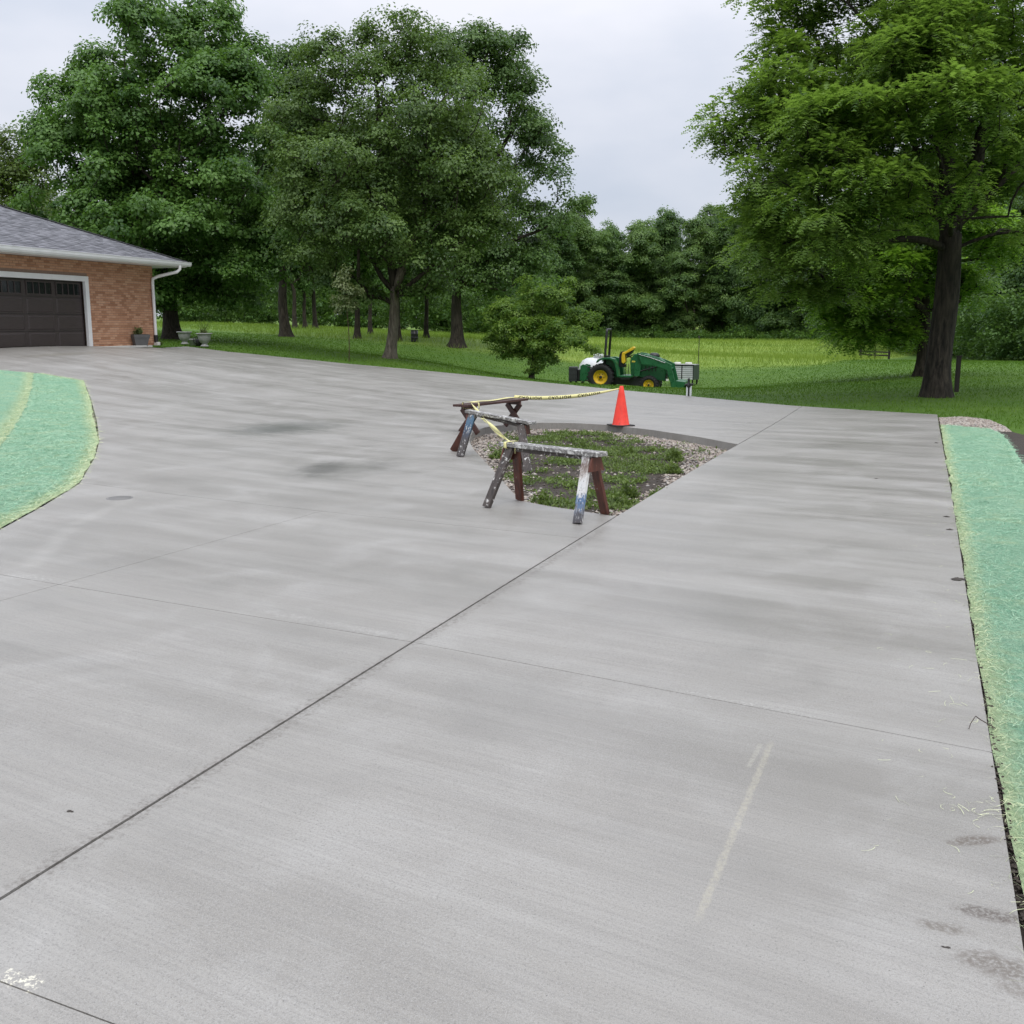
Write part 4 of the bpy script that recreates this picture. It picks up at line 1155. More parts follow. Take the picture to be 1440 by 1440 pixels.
b.add([(sx * bs, sy * bs, z) for z in (0, .022) for sx, sy in ((-1, -1), (1, -1), (1, 1), (-1, 1))], [(3, 2, 1, 0), (4, 5, 6, 7), (0, 1, 5, 4), (1, 2, 6, 5), (2, 3, 7, 6), (3, 0, 4, 7)])
b.build('base', plain('cone_base_black', (.02, .017, .016), .6), o, .008)
o.rotation_euler = (0, 0, R(25))

# ================================================================= CAUTION TAPE
M['tape'] = plain('tape_yellow', (.78, .73, .33), .4, var=.06, scale=4)
M['ink'] = plain('tape_ink', (.012, .012, .012), .5)
tape = thing('caution_tape', 'yellow caution tape strung from the cone over the bench to the near sawhorse', 'caution tape', CONE)
off = Vector([float(q) for q in CONE])
p_cone = np.array(CONE) + np.array([-.035, 0, CH - .045])
p_br = br_ + np.array([-.12, .05, .045]); p_bl = bl_ + np.array([.17, -.05, .05])
def ribbon(pts, w, name, tilt=0.0, tw=0.0, mat=None):
    b = MB(); n = len(pts); vs = []
    for i, q in enumerate(pts):
        d = Vector(pts[min(i + 1, n - 1)]) - Vector(pts[max(i - 1, 0)]); d.normalize()
        up = Vector((0, 0, 1)); up = (up - d * up.dot(d)).normalized(); sd = d.cross(up)
        a = tilt + tw * i / (n - 1); u = up * math.cos(a) + sd * math.sin(a)
        hw = w / 2 if not callable(w) else w(i / (n - 1)) / 2
        vs += [Vector(q) - off + u * hw, Vector(q) - off - u * hw]
    fs = [(2 * i, 2 * i + 1, 2 * i + 3, 2 * i + 2) for i in range(n - 1)]
    b.add(vs, fs, True); o = b.build(name, mat or M['tape'], tape)
    m = o.modifiers.new('thickness', 'SOLIDIFY'); m.thickness = .0012; return o
def sagline(a, b, sag, n=28):
    a = np.array(a); b = np.array(b); return [a + (b - a) * s + np.array([0, 0, -4 * sag * s * (1 - s)]) for s in np.linspace(0, 1, n)]
main = sagline(p_cone, p_br, .07, 40)
ribbon(main, lambda s: .022 + .044 * min(1, s / .35), 'tape_run')
on_bench = [p_br + (p_bl - p_br) * s + np.array([0, 0, -.004 + .006 * math.sin(s * 9)]) for s in np.linspace(0, 1, 16)]
ribbon(on_bench, .05, 'tape_run', tilt=R(80))
A_, B_ = Vector([float(q) for q in G(684, 714)]), Vector([float(q) for q in G(731, 703.5)])
hA = (A_ + B_) / 2; dB = (Vector([float(q) for q in (G(812, 737) + G(851, 723)) / 2]) - hA); dB.z = 0; dB.normalize()
p_sh = np.array(hA + dB * .09) + np.array([0, 0, .60])
ribbon(sagline(p_bl, p_sh, .03, 30), .034, 'tape_run', tilt=R(20), tw=R(420))
ribbon(sagline(p_bl + np.array([.02, -.03, -.03]), p_sh + np.array([0.0, .02, -.006]), .055, 30), .03, 'tape_run', tilt=R(60), tw=R(-360))
# wraps round the boards
def loop_round(ctr, d, w, h, name):
    d = Vector(d).normalized(); sd = Vector((-d.y, d.x, 0)).normalized(); pts = []
    for k in range(17):
        a = 2 * PI * k / 16; e = lambda v: math.copysign(min(1, abs(v) * 1.35), v)
        pts.append(Vector([float(q) for q in ctr]) + sd * e(math.cos(a)) * w + Vector((0, 0, e(math.sin(a)) * h)) + d * (.02 * k / 16))
    b = MB(); vs = []
    for q in pts: vs += [q - off + d * .018, q - off - d * .018]
    b.add(vs, [(2 * i, 2 * i + 1, 2 * i + 3, 2 * i + 2) for i in range(16)], True); o = b.build(name, M['tape'], tape)
    o.modifiers.new('thickness', 'SOLIDIFY').thickness = .0012
loop_round(p_sh - np.array([0, 0, .027]), dB, .078, .03, 'tape_knot')
loop_round(p_bl - np.array([0, 0, .055]), bd, .155, .055, 'tape_knot')
ribbon([p_sh + np.array([.03, -.08, .0]), p_sh + np.array([.05, -.10, -.05]), p_sh + np.array([.045, -.10, -.10])], .03, 'tape_tail', tilt=R(70))
# printed words
fc = bpy.data.curves.new('word', 'FONT'); fc.body = 'CAUTION'; fc.size = .078; fc.offset = .0022; fc.align_x = 'CENTER'; fc.align_y = 'CENTER'; fc.space_character = 1.25
to = bpy.data.objects.new('word', fc); COL.objects.link(to); bpy.context.view_layer.update()
dg = bpy.context.evaluated_depsgraph_get(); wm = bpy.data.meshes.new_from_object(to.evaluated_get(dg)); bpy.data.objects.remove(to); wm.name = 'word'
wm.materials.clear(); wm.materials.append(M['ink'])
wv = np.array([v.co[:] for v in wm.vertices]); WL = wv[:, 0].max() - wv[:, 0].min(); WH = wv[:, 1].max() - wv[:, 1].min()
cum = [0.0]
for i in range(1, len(main)): cum.append(cum[-1] + np.linalg.norm(main[i] - main[i - 1]))
tot = cum[-1]
def on_main(s): return np.array([np.interp(s, cum, [q[k] for q in main]) for k in range(3)])
s = .36
while s + WL < tot:
    # text turned upside down, as the tape hangs; letters bend with the tape
    mw = wm.copy()
    for v, co in zip(mw.vertices, wv):
        cc = s + WL / 2 - co[0]
        q0 = on_main(cc); q1 = on_main(min(cc + .05, tot)); qm = on_main(max(cc - .05, 0)); d = Vector(q1 - qm).normalized(); up = Vector((0, 0, 1)); up = (up - d * up.dot(d)).normalized()
        nrm = d.cross(up)
        if nrm.y > 0: nrm = -nrm
        sc = (.022 + .044 * min(1, cc / tot / .35)) / .078
        v.co = Vector(q0) - off - up * co[1] * sc + nrm * .005
    o = link('word', mw, None, tape)
    s += WL + .12

# ================================================================= TRACTOR
TR_PX, TR_D = 848, 44.0
tb = atD(848, 545.5, TR_D); TS = .00467 * 44 / 44
tz = z1(tb[0], tb[1]) - .045
tr = thing('tractor', 'green tractor with yellow wheels and front loader parked on the lawn behind the drive', 'tractor', (tb[0], tb[1], tz), R(-9))
tr.rotation_euler = (0, R(3.1), R(-16))
M['green'] = plain('tractor_green', (.014, .115, .040), .32, var=.15)
M['yellow'] = plain('tractor_yellow', (.72, .48, .02), .4, var=.06)
M['tyre'] = plain('tyre_rubber', (.013, .013, .014), .8, scale=20)
M['black'] = plain('black_steel', (.012, .012, .013), .4)
M['dark_metal'] = plain('dark_grease_metal', (.04, .04, .04), .5, .3)
def tX(zx): return (zx - 445) * TS
def tH(zx, zy): return (673 + (zx - 445) * .0575 - zy) * TS
def tp(*pts): return [(tX(a), tH(a, b)) for a, b in pts]
def wheel(name, x, y, r, w, rim_r, side):
    z = r
    ty = MB().lathe([(rim_r, -w * .42), (rim_r * 1.05, -w * .5), (r * .82, -w * .52), (r * .95, -w * .46), (r * .985, -w * .3), (r * .985, w * .3), (r * .95, w * .46), (r * .82, w * .52), (rim_r * 1.05, w * .5), (rim_r, w * .42)], 40, axis='y')
    nl = 20
    for k in range(nl):
        for sgn in (-1, 1):
            a = 2 * PI * (k + (.5 if sgn > 0 else 0)) / nl
            p0 = Vector((math.cos(a) * r * .985, sgn * w * .48, math.sin(a) * r * .985)); a2 = a + .13
            p1 = Vector((math.cos(a2) * r * .985, sgn * .02, math.sin(a2) * r * .985)); ty.bar(p0, p1, .04, .055, up=Vector((math.cos(a), 0, math.sin(a))))
    wh = link('wheel', ty.mesh('wheel'), M['tyre'], tr); wh.location = (x, y, z)
    rm = MB().lathe([(rim_r, w * .42 * side), (rim_r * .93, w * .44 * side), (rim_r * .88, w * .30 * side), (rim_r * .80, w * .20 * side), (rim_r * .55, w * .14 * side), (rim_r * .30, w * .18 * side), (rim_r * .28, w * .24 * side), (0, w * .24 * side)], 32, axis='y')
    rmo = rm.build('rim', M['yellow'], wh)
    hb = MB()
    hb.lathe([(rim_r * .22, w * .2 * side), (rim_r * .22, w * .33 * side), (rim_r * .14, w * .36 * side), (0, w * .36 * side)], 14, axis='y')
    for k in range(6):
        a = 2 * PI * k / 6; hb.box((math.cos(a) * rim_r * .44, w * .18 * side, math.sin(a) * rim_r * .44), (.03, .03, .03))
    hb.build('hub', M['dark_metal'], wh)
    return wh
RW, FWd = .55, .365
ry_, fy_ = .60, .58
wheel('wheel', 0, -ry_, RW, .42, .30, -1); wheel('wheel', 0, ry_, RW, .42, .30, 1)
fx = tX(880)
wheel('wheel', fx, -fy_, FWd, .26, .215, -1); wheel('wheel', fx, fy_, FWd, .26, .215, 1)
# chassis / transmission / engine
ch = MB(); ch.prism(tp((430, 560), (620, 545), (800, 560), (960, 590), (960, 640), (800, 640), (600, 625), (430, 620)), -.20, .20)
ch.box((0, 0, RW), (.22, .9, .22)); ch.box((fx, 0, FWd), (.16, 1.0, .14))
ch.build('chassis', M['dark_metal'], tr, .01)
# hood
hd = MB(); hd.prism(tp((735, 350), (830, 352), (940, 380), (1000, 425), (1012, 470), (1010, 590), (800, 560), (735, 545)), -.24, .24)
hood = hd.build('hood', M['green'], tr, .03)
for zx in (830, 860, 890, 920): MB().box((tX(zx), -.245, tH(zx, 480)), (.05, .012, .22)).build('vent', M['black'], hood)
MB().prism(tp((1013, 430), (1022, 445), (1022, 585), (1011, 590)), -.21, .21).build('grille', M['black'], tr)
MB().lathe([(0, .0), (.22, .0), (.23, .05), (.20, .12), (.12, .17), (0, .18)], 20, c=(tX(890), .05, tH(890, 378))).build('air_cleaner', M['black'], tr)
# dash cowl and steering wheel
MB().prism(tp((690, 385), (720, 350), (745, 350), (745, 545), (700, 545), (682, 420)), -.2, .2).build('dash', M['green'], tr, .02)
MB().box((tX(715), -.203, tH(715, 418)), (.15, .01, .06)).build('badge', plain('badge_yellow', (.75, .62, .08), .4), tr)
sw = MB(); cxs, czs = tX(672), tH(672, 372); N_ = 20; tl = R(28)
ring_ = [(cxs - math.cos(a_) * .18 * math.sin(tl) * 1.0, math.sin(a_) * .18, czs + math.cos(a_) * .18 * math.cos(tl)) for a_ in np.linspace(0, 2 * PI, N_)]
ring_ = [(cxs + math.cos(a_) * .18 * math.cos(tl), math.sin(a_) * .18, czs + math.cos(a_) * .18 * math.sin(tl)) for a_ in np.linspace(0, 2 * PI, N_)]
sw.tube(ring_, .016, 6, False); sw.tube([(cxs, 0, czs), (tX(700), 0, tH(700, 410))], .025, 6); sw.bar((cxs - .16, 0, czs - .08), (cxs + .16, 0, czs + .085), .03, .015)
sw.build('steering_wheel', M['black'], tr)
# seat, tipped forward
MB().prism(tp((603, 340), (622, 330), (632, 360), (640, 425), (625, 440), (606, 430), (600, 380)), -.22, .22).build('backrest', M['yellow'], tr, .03)
MB().prism(tp((612, 342), (700, 285), (712, 296), (706, 312), (640, 350), (618, 362)), -.22, .22).build('seat', M['yellow'], tr, .02)
MB().prism(tp((590, 335), (606, 325), (606, 430), (640, 445), (640, 470), (580, 470), (578, 360)), -.17, .17).build('seat_base', M['black'], tr, .01)
MB().prism(tp((640, 350), (705, 312), (690, 345), (668, 362), (650, 380)), -.16, .16).build('seat_pan', M['black'], tr)
# fenders
for s in (-1, 1):
    f_ = MB(); oc = tp((398, 420), (410, 398), (450, 382), (520, 380), (560, 392), (582, 425), (598, 480), (612, 545)); ic = tp((398, 428), (415, 412), (452, 397), (518, 395), (548, 408), (566, 435), (582, 485), (597, 548))
    f_.prism(oc + ic[::-1], s * .40, s * .83); f_.build('fender', M['green'], tr, .01)
    f_ = MB(); f_.prism(oc[2:] + [(tX(600), tH(600, 560)), (tX(430), tH(430, 560))], s * .39, s * .41); f_.build('fender_side', M['green'], tr)
MB().prism(tp((600, 540), (725, 540), (728, 555), (602, 556)), -.68, .68).build('platform', M['green'], tr, .01)
for s in (-1, 1): MB().prism(tp((612, 556), (720, 556), (700, 575), (630, 575)), s * .66, s * .70).build('step', M['black'], tr)
for s in (-1, 1):
    lv = MB(); lv.tube([(tX(655), s * .33, tH(655, 540)), (tX(652), s * .34, tH(652, 440))], .012, 6); lv.build('lever', M['black'], tr)
# rollover bar, folded straight up
rb = MB()
xs_, zt_ = tX(462), tH(462, 135)
pts = [(xs_, -.46, tH(462, 500)), (xs_, -.46, zt_ - .09), (xs_, -.42, zt_ - .02), (xs_, -.36, zt_), (xs_, .36, zt_), (xs_, .42, zt_ - .02), (xs_, .46, zt_ - .09), (xs_, .46, tH(462, 500))]
rb.tube(pts, .052, 8); rb.build('rollover_bar', M['black'], tr)
MB().box((xs_, 0, tH(462, 372)), (.10, 1.0, .07)).build('bar_bracket', M['black'], tr)
# loader: masts, arms, links, cylinders, bucket
for s in (-1, 1):
    y0, y1 = s * .40, s * .48
    MB().prism(tp((752, 338), (800, 345), (795, 440), (785, 545), (740, 548), (735, 480), (740, 400)), y0, y1).build('loader_mast', M['green'], tr, .008)
    MB().prism(tp((760, 345), (800, 345), (900, 375), (1000, 410), (1068, 440), (1068, 462), (1120, 622), (1112, 648), (1085, 645), (1030, 490), (985, 470), (880, 445), (800, 440)), s * .50, s * .60).build('loader_arm', M['green'], tr, .012)
    MB().tube([(tX(790), s * .455, tH(790, 500)), (tX(900), s * .455, tH(900, 470)), (tX(1000), s * .455, tH(1000, 445))], .03, 8).build('lift_cylinder', M['dark_metal'], tr)
    MB().tube([(tX(1000), s * .46, tH(1000, 470)), (tX(1060), s * .46, tH(1060, 570)), (tX(1095), s * .46, tH(1095, 640))], .035, 8).build('tilt_cylinder', M['green'], tr)
    MB().tube([(tX(770), s * .62, tH(770, 352)), (tX(880), s * .62, tH(880, 380)), (tX(1010), s * .62, tH(1010, 425))], .012, 6).build('hydraulic_line', plain('steel_line', (.5, .5, .5), .3, .6), tr)
    MB().box((tX(1040), s * .605, tH(1040, 575)), (.10, .01, .09)).build('decal', plain('decal_white', (.75, .75, .7), .5), tr)
MB().tube([(tX(1050), -.5, tH(1050, 480)), (tX(1050), .5, tH(1050, 480))], .05, 10).build('cross_tube', M['green'], tr)
bk = MB(); bo = tp((1085, 600), (1120, 580), (1200, 590), (1205, 610), (1130, 600), (1105, 640), (1110, 690), (1190, 705), (1190, 720), (1095, 712), (1075, 660))
bk.prism(bo, -.80, .80)
for s in (-1, 1): bk.prism(tp((1085, 605), (1120, 585), (1200, 598), (1190, 712), (1095, 706), (1080, 660)), s * .79, s * .81)
bk.build('bucket', M['green'], tr)
# three-point hitch frame
for s in (-1, 1): MB().prism(tp((238, 460), (260, 445), (300, 455), (305, 560), (285, 600), (240, 590)), s * .30, s * .38).build('hitch_plate', M['green'], tr, .01)
MB().tube([(tX(300), -.34, tH(300, 590)), (tX(430), -.34, tH(430, 580))], .03, 6).tube([(tX(300), .34, tH(300, 590)), (tX(430), .34, tH(430, 580))], .03, 6).tube([(tX(290), 0, tH(290, 470)), (tX(430), 0, tH(430, 500))], .025, 6).build('lift_arm', M['dark_metal'], tr)

# sprayer tank behind the tractor and ballast box
def behind(zx, dy):
    v = Matrix.Rotation(R(-9), 3, 'Z') @ Vector((tX(zx), dy, 0)); x, y = tb[0] + v.x, tb[1] + v.y
    return (x, y, z1(x, y) - .045)
c = behind(330, 1.35)
o = thing('sprayer_tank', 'white plastic liquid tank with screw lid behind the tractor', 'tank', c, R(-8))
M['white_plastic'] = plain('white_plastic', (.70, .72, .73), .35, var=.05, scale=2)
tk = MB(); prof = [(0, .22), (.30, .22), (.46, .30), (.56, .48), (.58, .72), (.54, .92), (.42, 1.12), (.26, 1.22), (0, 1.25)]
tk.lathe(prof, 28); tk.v = [(x * 1.12, y, z) for x, y, z in tk.v]; tk.build('tank_body', M['white_plastic'], o)
MB().lathe([(.20, 1.20), (.20, 1.27), (.225, 1.275), (.225, 1.36), (.20, 1.40), (0, 1.41)], 20, c=(.22, 0, 0)).build('lid', M['white_plastic'], o)
sk = MB()
for sx in (-.45, .45):
    sk.box((sx, 0, .11), (.08, 1.0, .22))
sk.tube([(-.66, 0, .80), (-.3, -.56, .78), (.3, -.56, .78), (.66, 0, .80)], .014, 6)
sk.build('skid', M['dark_metal'], o)
c = behind(165, .35)
o = thing('ballast_box', 'dark ribbed box with flat sides hung behind the tractor tank', 'box', c, R(-8))
MB().box((0, 0, .50), (.36, .62, .62)).build('bin', plain('bin_dark', (.030, .033, .036), .6), o, .015)
for k in range(3): MB().box((0, 0, .30 + .2 * k), (.385, .645, .02)).build('rib', plain('bin_rib', (.022, .024, .027), .6), o)
MB().box((.27, 0, .45), (.16, .5, .5)).build('side_tank', M['black'], o, .02)
for sx in (-.12, .12):
    for sy in (-.22, .22): MB().tube([(sx, sy, 0), (sx, sy, .2)], .03, 6).build('foot', M['black'], o)

# ---- galvanised stock box on the lawn beyond the bucket
c = behind(1180, 2.4)
cz = c[2]
o = thing('crate', 'white slatted crate with dark frame and two pale lids beside the loader bucket', 'crate', (c[0], c[1], cz), R(-26))
sc_ = TS * 46.4 / 44
bw, bd_, bh = 1.05, .75, .62; zb = .28
M['slat'] = plain('slat_white', (.62, .64, .66), .45, scale=3)
M['crate_dark'] = plain('crate_dark_green', (.045, .065, .05), .6)
MB().box((0, 0, zb + bh / 2), (bw - .04, bd_ - .04, bh - .02)).build('liner', M['crate_dark'], o)
for k in range(7):
    z = zb + .045 + k * .086
    for xs0, wd in ((-.26, .46), (.25, .48)):
        MB().box((xs0, -bd_ / 2 + .0, z), (wd, .024, .070)).build('slat', M['slat'], o)
fr = MB()
for x_ in (-bw / 2, 0.0, bw / 2): fr.box((x_, -bd_ / 2 - .004, zb + bh / 2), (.035, .035, bh))
fr.box((0, -bd_ / 2 - .006, zb + bh + .005), (bw + .05, .05, .05)); fr.build('frame', M['black'], o)
MB().box((bw / 2 + .014, 0, zb + bh / 2), (.03, bd_ + .1, bh + .02)).build('end_panel', M['crate_dark'], o)
MB().box((0, 0, zb + bh + .02), (bw + .04, bd_, .03)).build('deck', plain('deck_grey', (.32, .33, .32), .6), o)
for x_ in (-.33, .18): MB().lathe([(.155, zb + bh + .035), (.155, zb + bh + .10), (.13, zb + bh + .12), (0, zb + bh + .12)], 20, c=(x_, 0, 0)).build('lid', plain('lid_pale', (.62, .62, .58), .5), o)
for sx in (-1, 1):
    for sy in (-1, 1): MB().box((sx * (bw / 2 - .05), sy * (bd_ / 2 - .05), zb / 2), (.05, .05, zb)).build('leg', M['black'], o)
# ---- hydrant post at the edge of the drive
hp = atD(968, 555.8, 26.6); hz = z1(hp[0], hp[1]) - .045
o = thing('yard_hydrant', 'short white post with dark tap and handle at the far edge of the drive', 'hydrant', (hp[0], hp[1], hz))
MB().box((-.035, .02, .15), (.035, .05, .30)).box((.055, .02, .15), (.055, .05, .30)).build('post', M['white_plastic'], o, .006)
MB().tube([(.005, 0, 0), (.005, 0, .30)], .02, 8).build('pipe', M['black'], o)
MB().lathe([(.03, .26), (.055, .29), (.055, .34), (.035, .37), (.03, .46), (.036, .47), (.02, .50), (0, .50)], 14).build('tap_head', M['black'], o)
MB().tube([(-.10, 0, .33), (-.05, 0, .345), (.05, 0, .345), (.10, 0, .34)], [.02, .024, .024, .03], 8).build('handle', M['black'], o)
# ---- thin stake behind
sp = behind(1310, 3.2)
o = thing('marker_stake', 'thin tall dark stake behind the white slatted crate', 'stake', sp)
MB().tube([(0, 0, 0), (.01, 0, 2.02)], .018, 6).build('rod', plain('stake_brown', (.06, .07, .03), .8), o)
MB().box((0, 0, 2.05), (.06, .04, .10)).build('tip', plain('stake_tip', (.05, .05, .04), .8), o)
# ---- barrel
bp = G(583, 479.5)
o = thing('barrel', 'dark upright barrel standing on the grass between tree trunks', 'barrel', (bp[0], bp[1], bp[2] - .045))
s_ = bp[1] / 1440
bh_ = 16 * s_; br2 = 5 * s_
MB().lathe([(0, 0), (br2, 0), (br2 * 1.02, bh_ * .05), (br2, bh_ * .1), (br2, bh_ * .32), (br2 * 1.04, bh_ * .34), (br2, bh_ * .36), (br2, bh_ * .64), (br2 * 1.04, bh_ * .66), (br2, bh_ * .68), (br2, bh_), (br2 * .93, bh_), (br2 * .93, bh_ * .96), (0, bh_ * .96)], 20).build('drum', M['black'], o)
MB().lathe([(br2 * .9, bh_ + .01), (br2 * 1.03, bh_ + .01), (br2 * 1.03, bh_ * .965), (br2 * .98, bh_ * .965)], 20).build('rim', M['dark_metal'], o)

# ================================================================= TREES
def tube_tree(nodes, par, rad, main_chain, seg_sides, flare, min_r):
    """rings along chains; returns (V,F) for trunk chain and for the branches"""
    n = len(nodes); kids = [[] for _ in range(n)]
    for i in range(1, n): kids[par[i]].append(i)
    P = np.array(nodes); chains = []
    stack = [(0, None)]
    starts = [(0, None)]
    while starts:
        s, pr = starts.pop(); ch = [] if pr is None else [pr]; cur = s
        while True:
            ch.append(cur)
            ks = kids[cur]
            if not ks: break
            ks = sorted(ks, key=lambda j: -rad[j])
            for j in ks[1:]: starts.append((j, cur))
            cur = ks[0]
        chains.append(ch)
    res = []
    for ci, ch in enumerate(chains):
        if ci > 0 and rad[ch[min(1, len(ch) - 1)]] < min_r: continue
        pts = P[ch]; rs = np.array([rad[j] for j in ch])
        if ci > 0: rs[0] = rs[1]
        rr0 = rs[0]; k = 14 if (ci == 0 and flare) else (7 if rr0 > .06 else (5 if rr0 > .025 else 3))
        d = np.gradient(pts, axis=0); d /= np.linalg.norm(d, axis=1, keepdims=True) + 1e-9
        ref = np.array([1., .2, 0]) if abs(d[0][2]) > .7 else np.array([0, 0, 1.])
        rings = []
        for i in range(len(ch)):
            a = ref - d[i] * (ref @ d[i]); a /= np.linalg.norm(a) + 1e-9; b = np.cross(d[i], a); ref = a
            th = np.arange(k) * 2 * PI / k
            rad_ = np.full(k, rs[i])
            if ci == 0 and flare:
                hgt = pts[i][2] - pts[0][2]; fl = math.exp(-max(0, hgt) / flare[1]) * flare[0]
                rad_ = rs[i] * (1 + fl * (1 + .45 * np.sin(th * 3 + 1) + .25 * np.sin(th * 5))) * (1 + .05 * np.sin(th * 4 + hgt * 1.3))
            rings.append(pts[i] + (np.cos(th)[:, None] * a + np.sin(th)[:, None] * b) * rad_[:, None])
        V = np.concatenate(rings); m = len(ch)
        ii = (np.arange(m - 1) * k)[:, None] + np.arange(k)[None]; jj = (np.arange(m - 1) * k)[:, None] + (np.arange(k)[None] + 1) % k
        FF = np.stack([ii, jj, jj + k, ii + k], -1).reshape(-1, 4)
        res.append((V, FF))
    return res
def join(parts):
    Vs, Fs, o = [], [], 0
    for V, FF in parts: Vs.append(V); Fs.append(FF + o); o += len(V)
    return np.concatenate(Vs), np.concatenate(Fs)

CDIR = {}
def grow_tree(rng, lobes, n_cl, trunk_pts, trunk_r, leaders=(), seg=.6, interior=.25, path_w=.25, tip=.012, taper=.35, minh=None, subk=7, avoid=None):
    lob = np.array([l[:6] for l in lobes], float); vol = (lob[:, 3] * lob[:, 4] * lob[:, 5]) ** (2 / 3.)
    cl = []; ci = []
    tries = 0
    sub = []
    for L_ in lob:
        for k in range(subk):
            v = rng.normal(size=3); v[2] += .2; v /= np.linalg.norm(v); f = rng.uniform(.30, .52)
            sub.append(np.concatenate([L_[:3] + v * L_[3:] * rng.uniform(.62, .95), L_[3:] * f]))
    sub = np.array(sub); sv_ = (sub[:, 3] * sub[:, 4] * sub[:, 5]) ** (2 / 3.)
    while len(cl) < n_cl and tries < n_cl * 12:
        tries += 1
        v = rng.normal(size=3); v /= np.linalg.norm(v)
        if rng.uniform() < interior:
            i = rng.choice(len(lob), p=vol / vol.sum()); c0 = lob[i]; f = rng.uniform(.2, .8); od = v * .4 + np.array([0, 0, .5]); deep = .0
        else:
            i = rng.choice(len(sub), p=sv_ / sv_.sum()); c0 = sub[i]; f = rng.uniform(.7, 1.0); deep = .42
            if rng.uniform() < .5: v[2] = abs(v[2])
            od = v + (c0[:3] - lob[i // subk, :3]) / lob[i // subk, 3:] * .5
        p = c0[:3] + v * c0[3:] * f
        if deep:
            q = (((p - lob[:, :3]) / lob[:, 3:]) ** 2).sum(1)
            if q.min() < deep and rng.uniform() < .8: continue
        cl.append(p); ci.append(od / np.linalg.norm(od))
    cl = np.array(cl); CDIR['v'] = np.array(ci)
    if avoid is not None:
        k_ = ~avoid(cl); cl = cl[k_]; CDIR['v'] = CDIR['v'][k_]
    nodes = [np.array(p, float) for p in trunk_pts]; par = [-1] + list(range(len(nodes) - 1)); fixed = {}
    H = len(nodes)
    plen = [0.0]
    for i in range(1, H): plen.append(plen[-1] + np.linalg.norm(nodes[i] - nodes[i - 1]))
    for i in range(H): fixed[i] = trunk_r * (1 - taper * i / max(1, H - 1))
    start_ok = [False] * H
    th = minh if minh is not None else nodes[-1][2] * .75
    for i in range(H): start_ok[i] = nodes[i][2] >= th
    for ld in leaders:
        prev = int(np.argmin([np.linalg.norm(np.array(ld[0][:3]) - q) for q in nodes]))
        for (x, y, z, r_) in ld:
            q = np.array([x, y, z]); a = nodes[prev]; m = max(1, int(np.linalg.norm(q - a) / seg))
            r0 = fixed.get(prev, r_)
            for k in range(1, m + 1):
                nodes.append(a + (q - a) * k / m + (rng.normal(0, .03, 3) if k < m else 0)); par.append(prev); prev = len(nodes) - 1
                plen.append(plen[par[-1]] + np.linalg.norm(nodes[-1] - nodes[par[-1]])); fixed[prev] = r_ if k == m else min(r0, r_ * 1.1 + (r0 - r_ * 1.1) * (1 - k / m)); start_ok.append(True)
    top = nodes[H - 1]
    order = np.argsort(np.linalg.norm(cl - top, axis=1))
    NP = np.array(nodes); cap_ = len(nodes)
    buf = np.zeros((200000, 3)); buf[:cap_] = NP; pl = np.zeros(200000); pl[:cap_] = plen; ok = np.zeros(200000, bool); ok[:cap_] = start_ok
    cnt = cap_
    for c in order:
        p = cl[c]; d = p - buf[:cnt]; dist = np.linalg.norm(d, axis=1) + 1e-6
        cost = dist * (1 + .9 * np.clip(-d[:, 2] / dist, 0, 1)) + path_w * pl[:cnt]; cost[~ok[:cnt]] = 1e9
        j = int(np.argmin(cost)); m = max(1, int(math.ceil(dist[j] / seg))); a = buf[j].copy(); prev = j
        jit = rng.normal(0, .05 * dist[j], 3)
        for k in range(1, m + 1):
            s = k / m; q = a + (p - a) * s + (np.array([0, 0, .07 * dist[j]]) + jit) * math.sin(PI * s)
            buf[cnt] = q; par.append(prev); pl[cnt] = pl[prev] + np.linalg.norm(q - buf[prev]); ok[cnt] = True; prev = cnt; cnt += 1
    nodes = buf[:cnt]; acc = np.zeros(cnt); kids = np.zeros(cnt, int)
    for i in range(cnt - 1, 0, -1):
        if kids[i] == 0: acc[i] += tip ** 2.25
        acc[par[i]] += acc[i]; kids[par[i]] += 1
    rad = acc ** (1 / 2.25)
    sc = trunk_r * (1 - taper) / max(rad[H - 1], 1e-6)
    rad = np.maximum(rad * min(sc, 1.6), tip * .8)
    for i, r_ in fixed.items(): rad[i] = r_
    for i in range(1, cnt):
        if i not in fixed: rad[i] = min(rad[i], rad[par[i]] * .92)
    return cl, nodes, par, rad

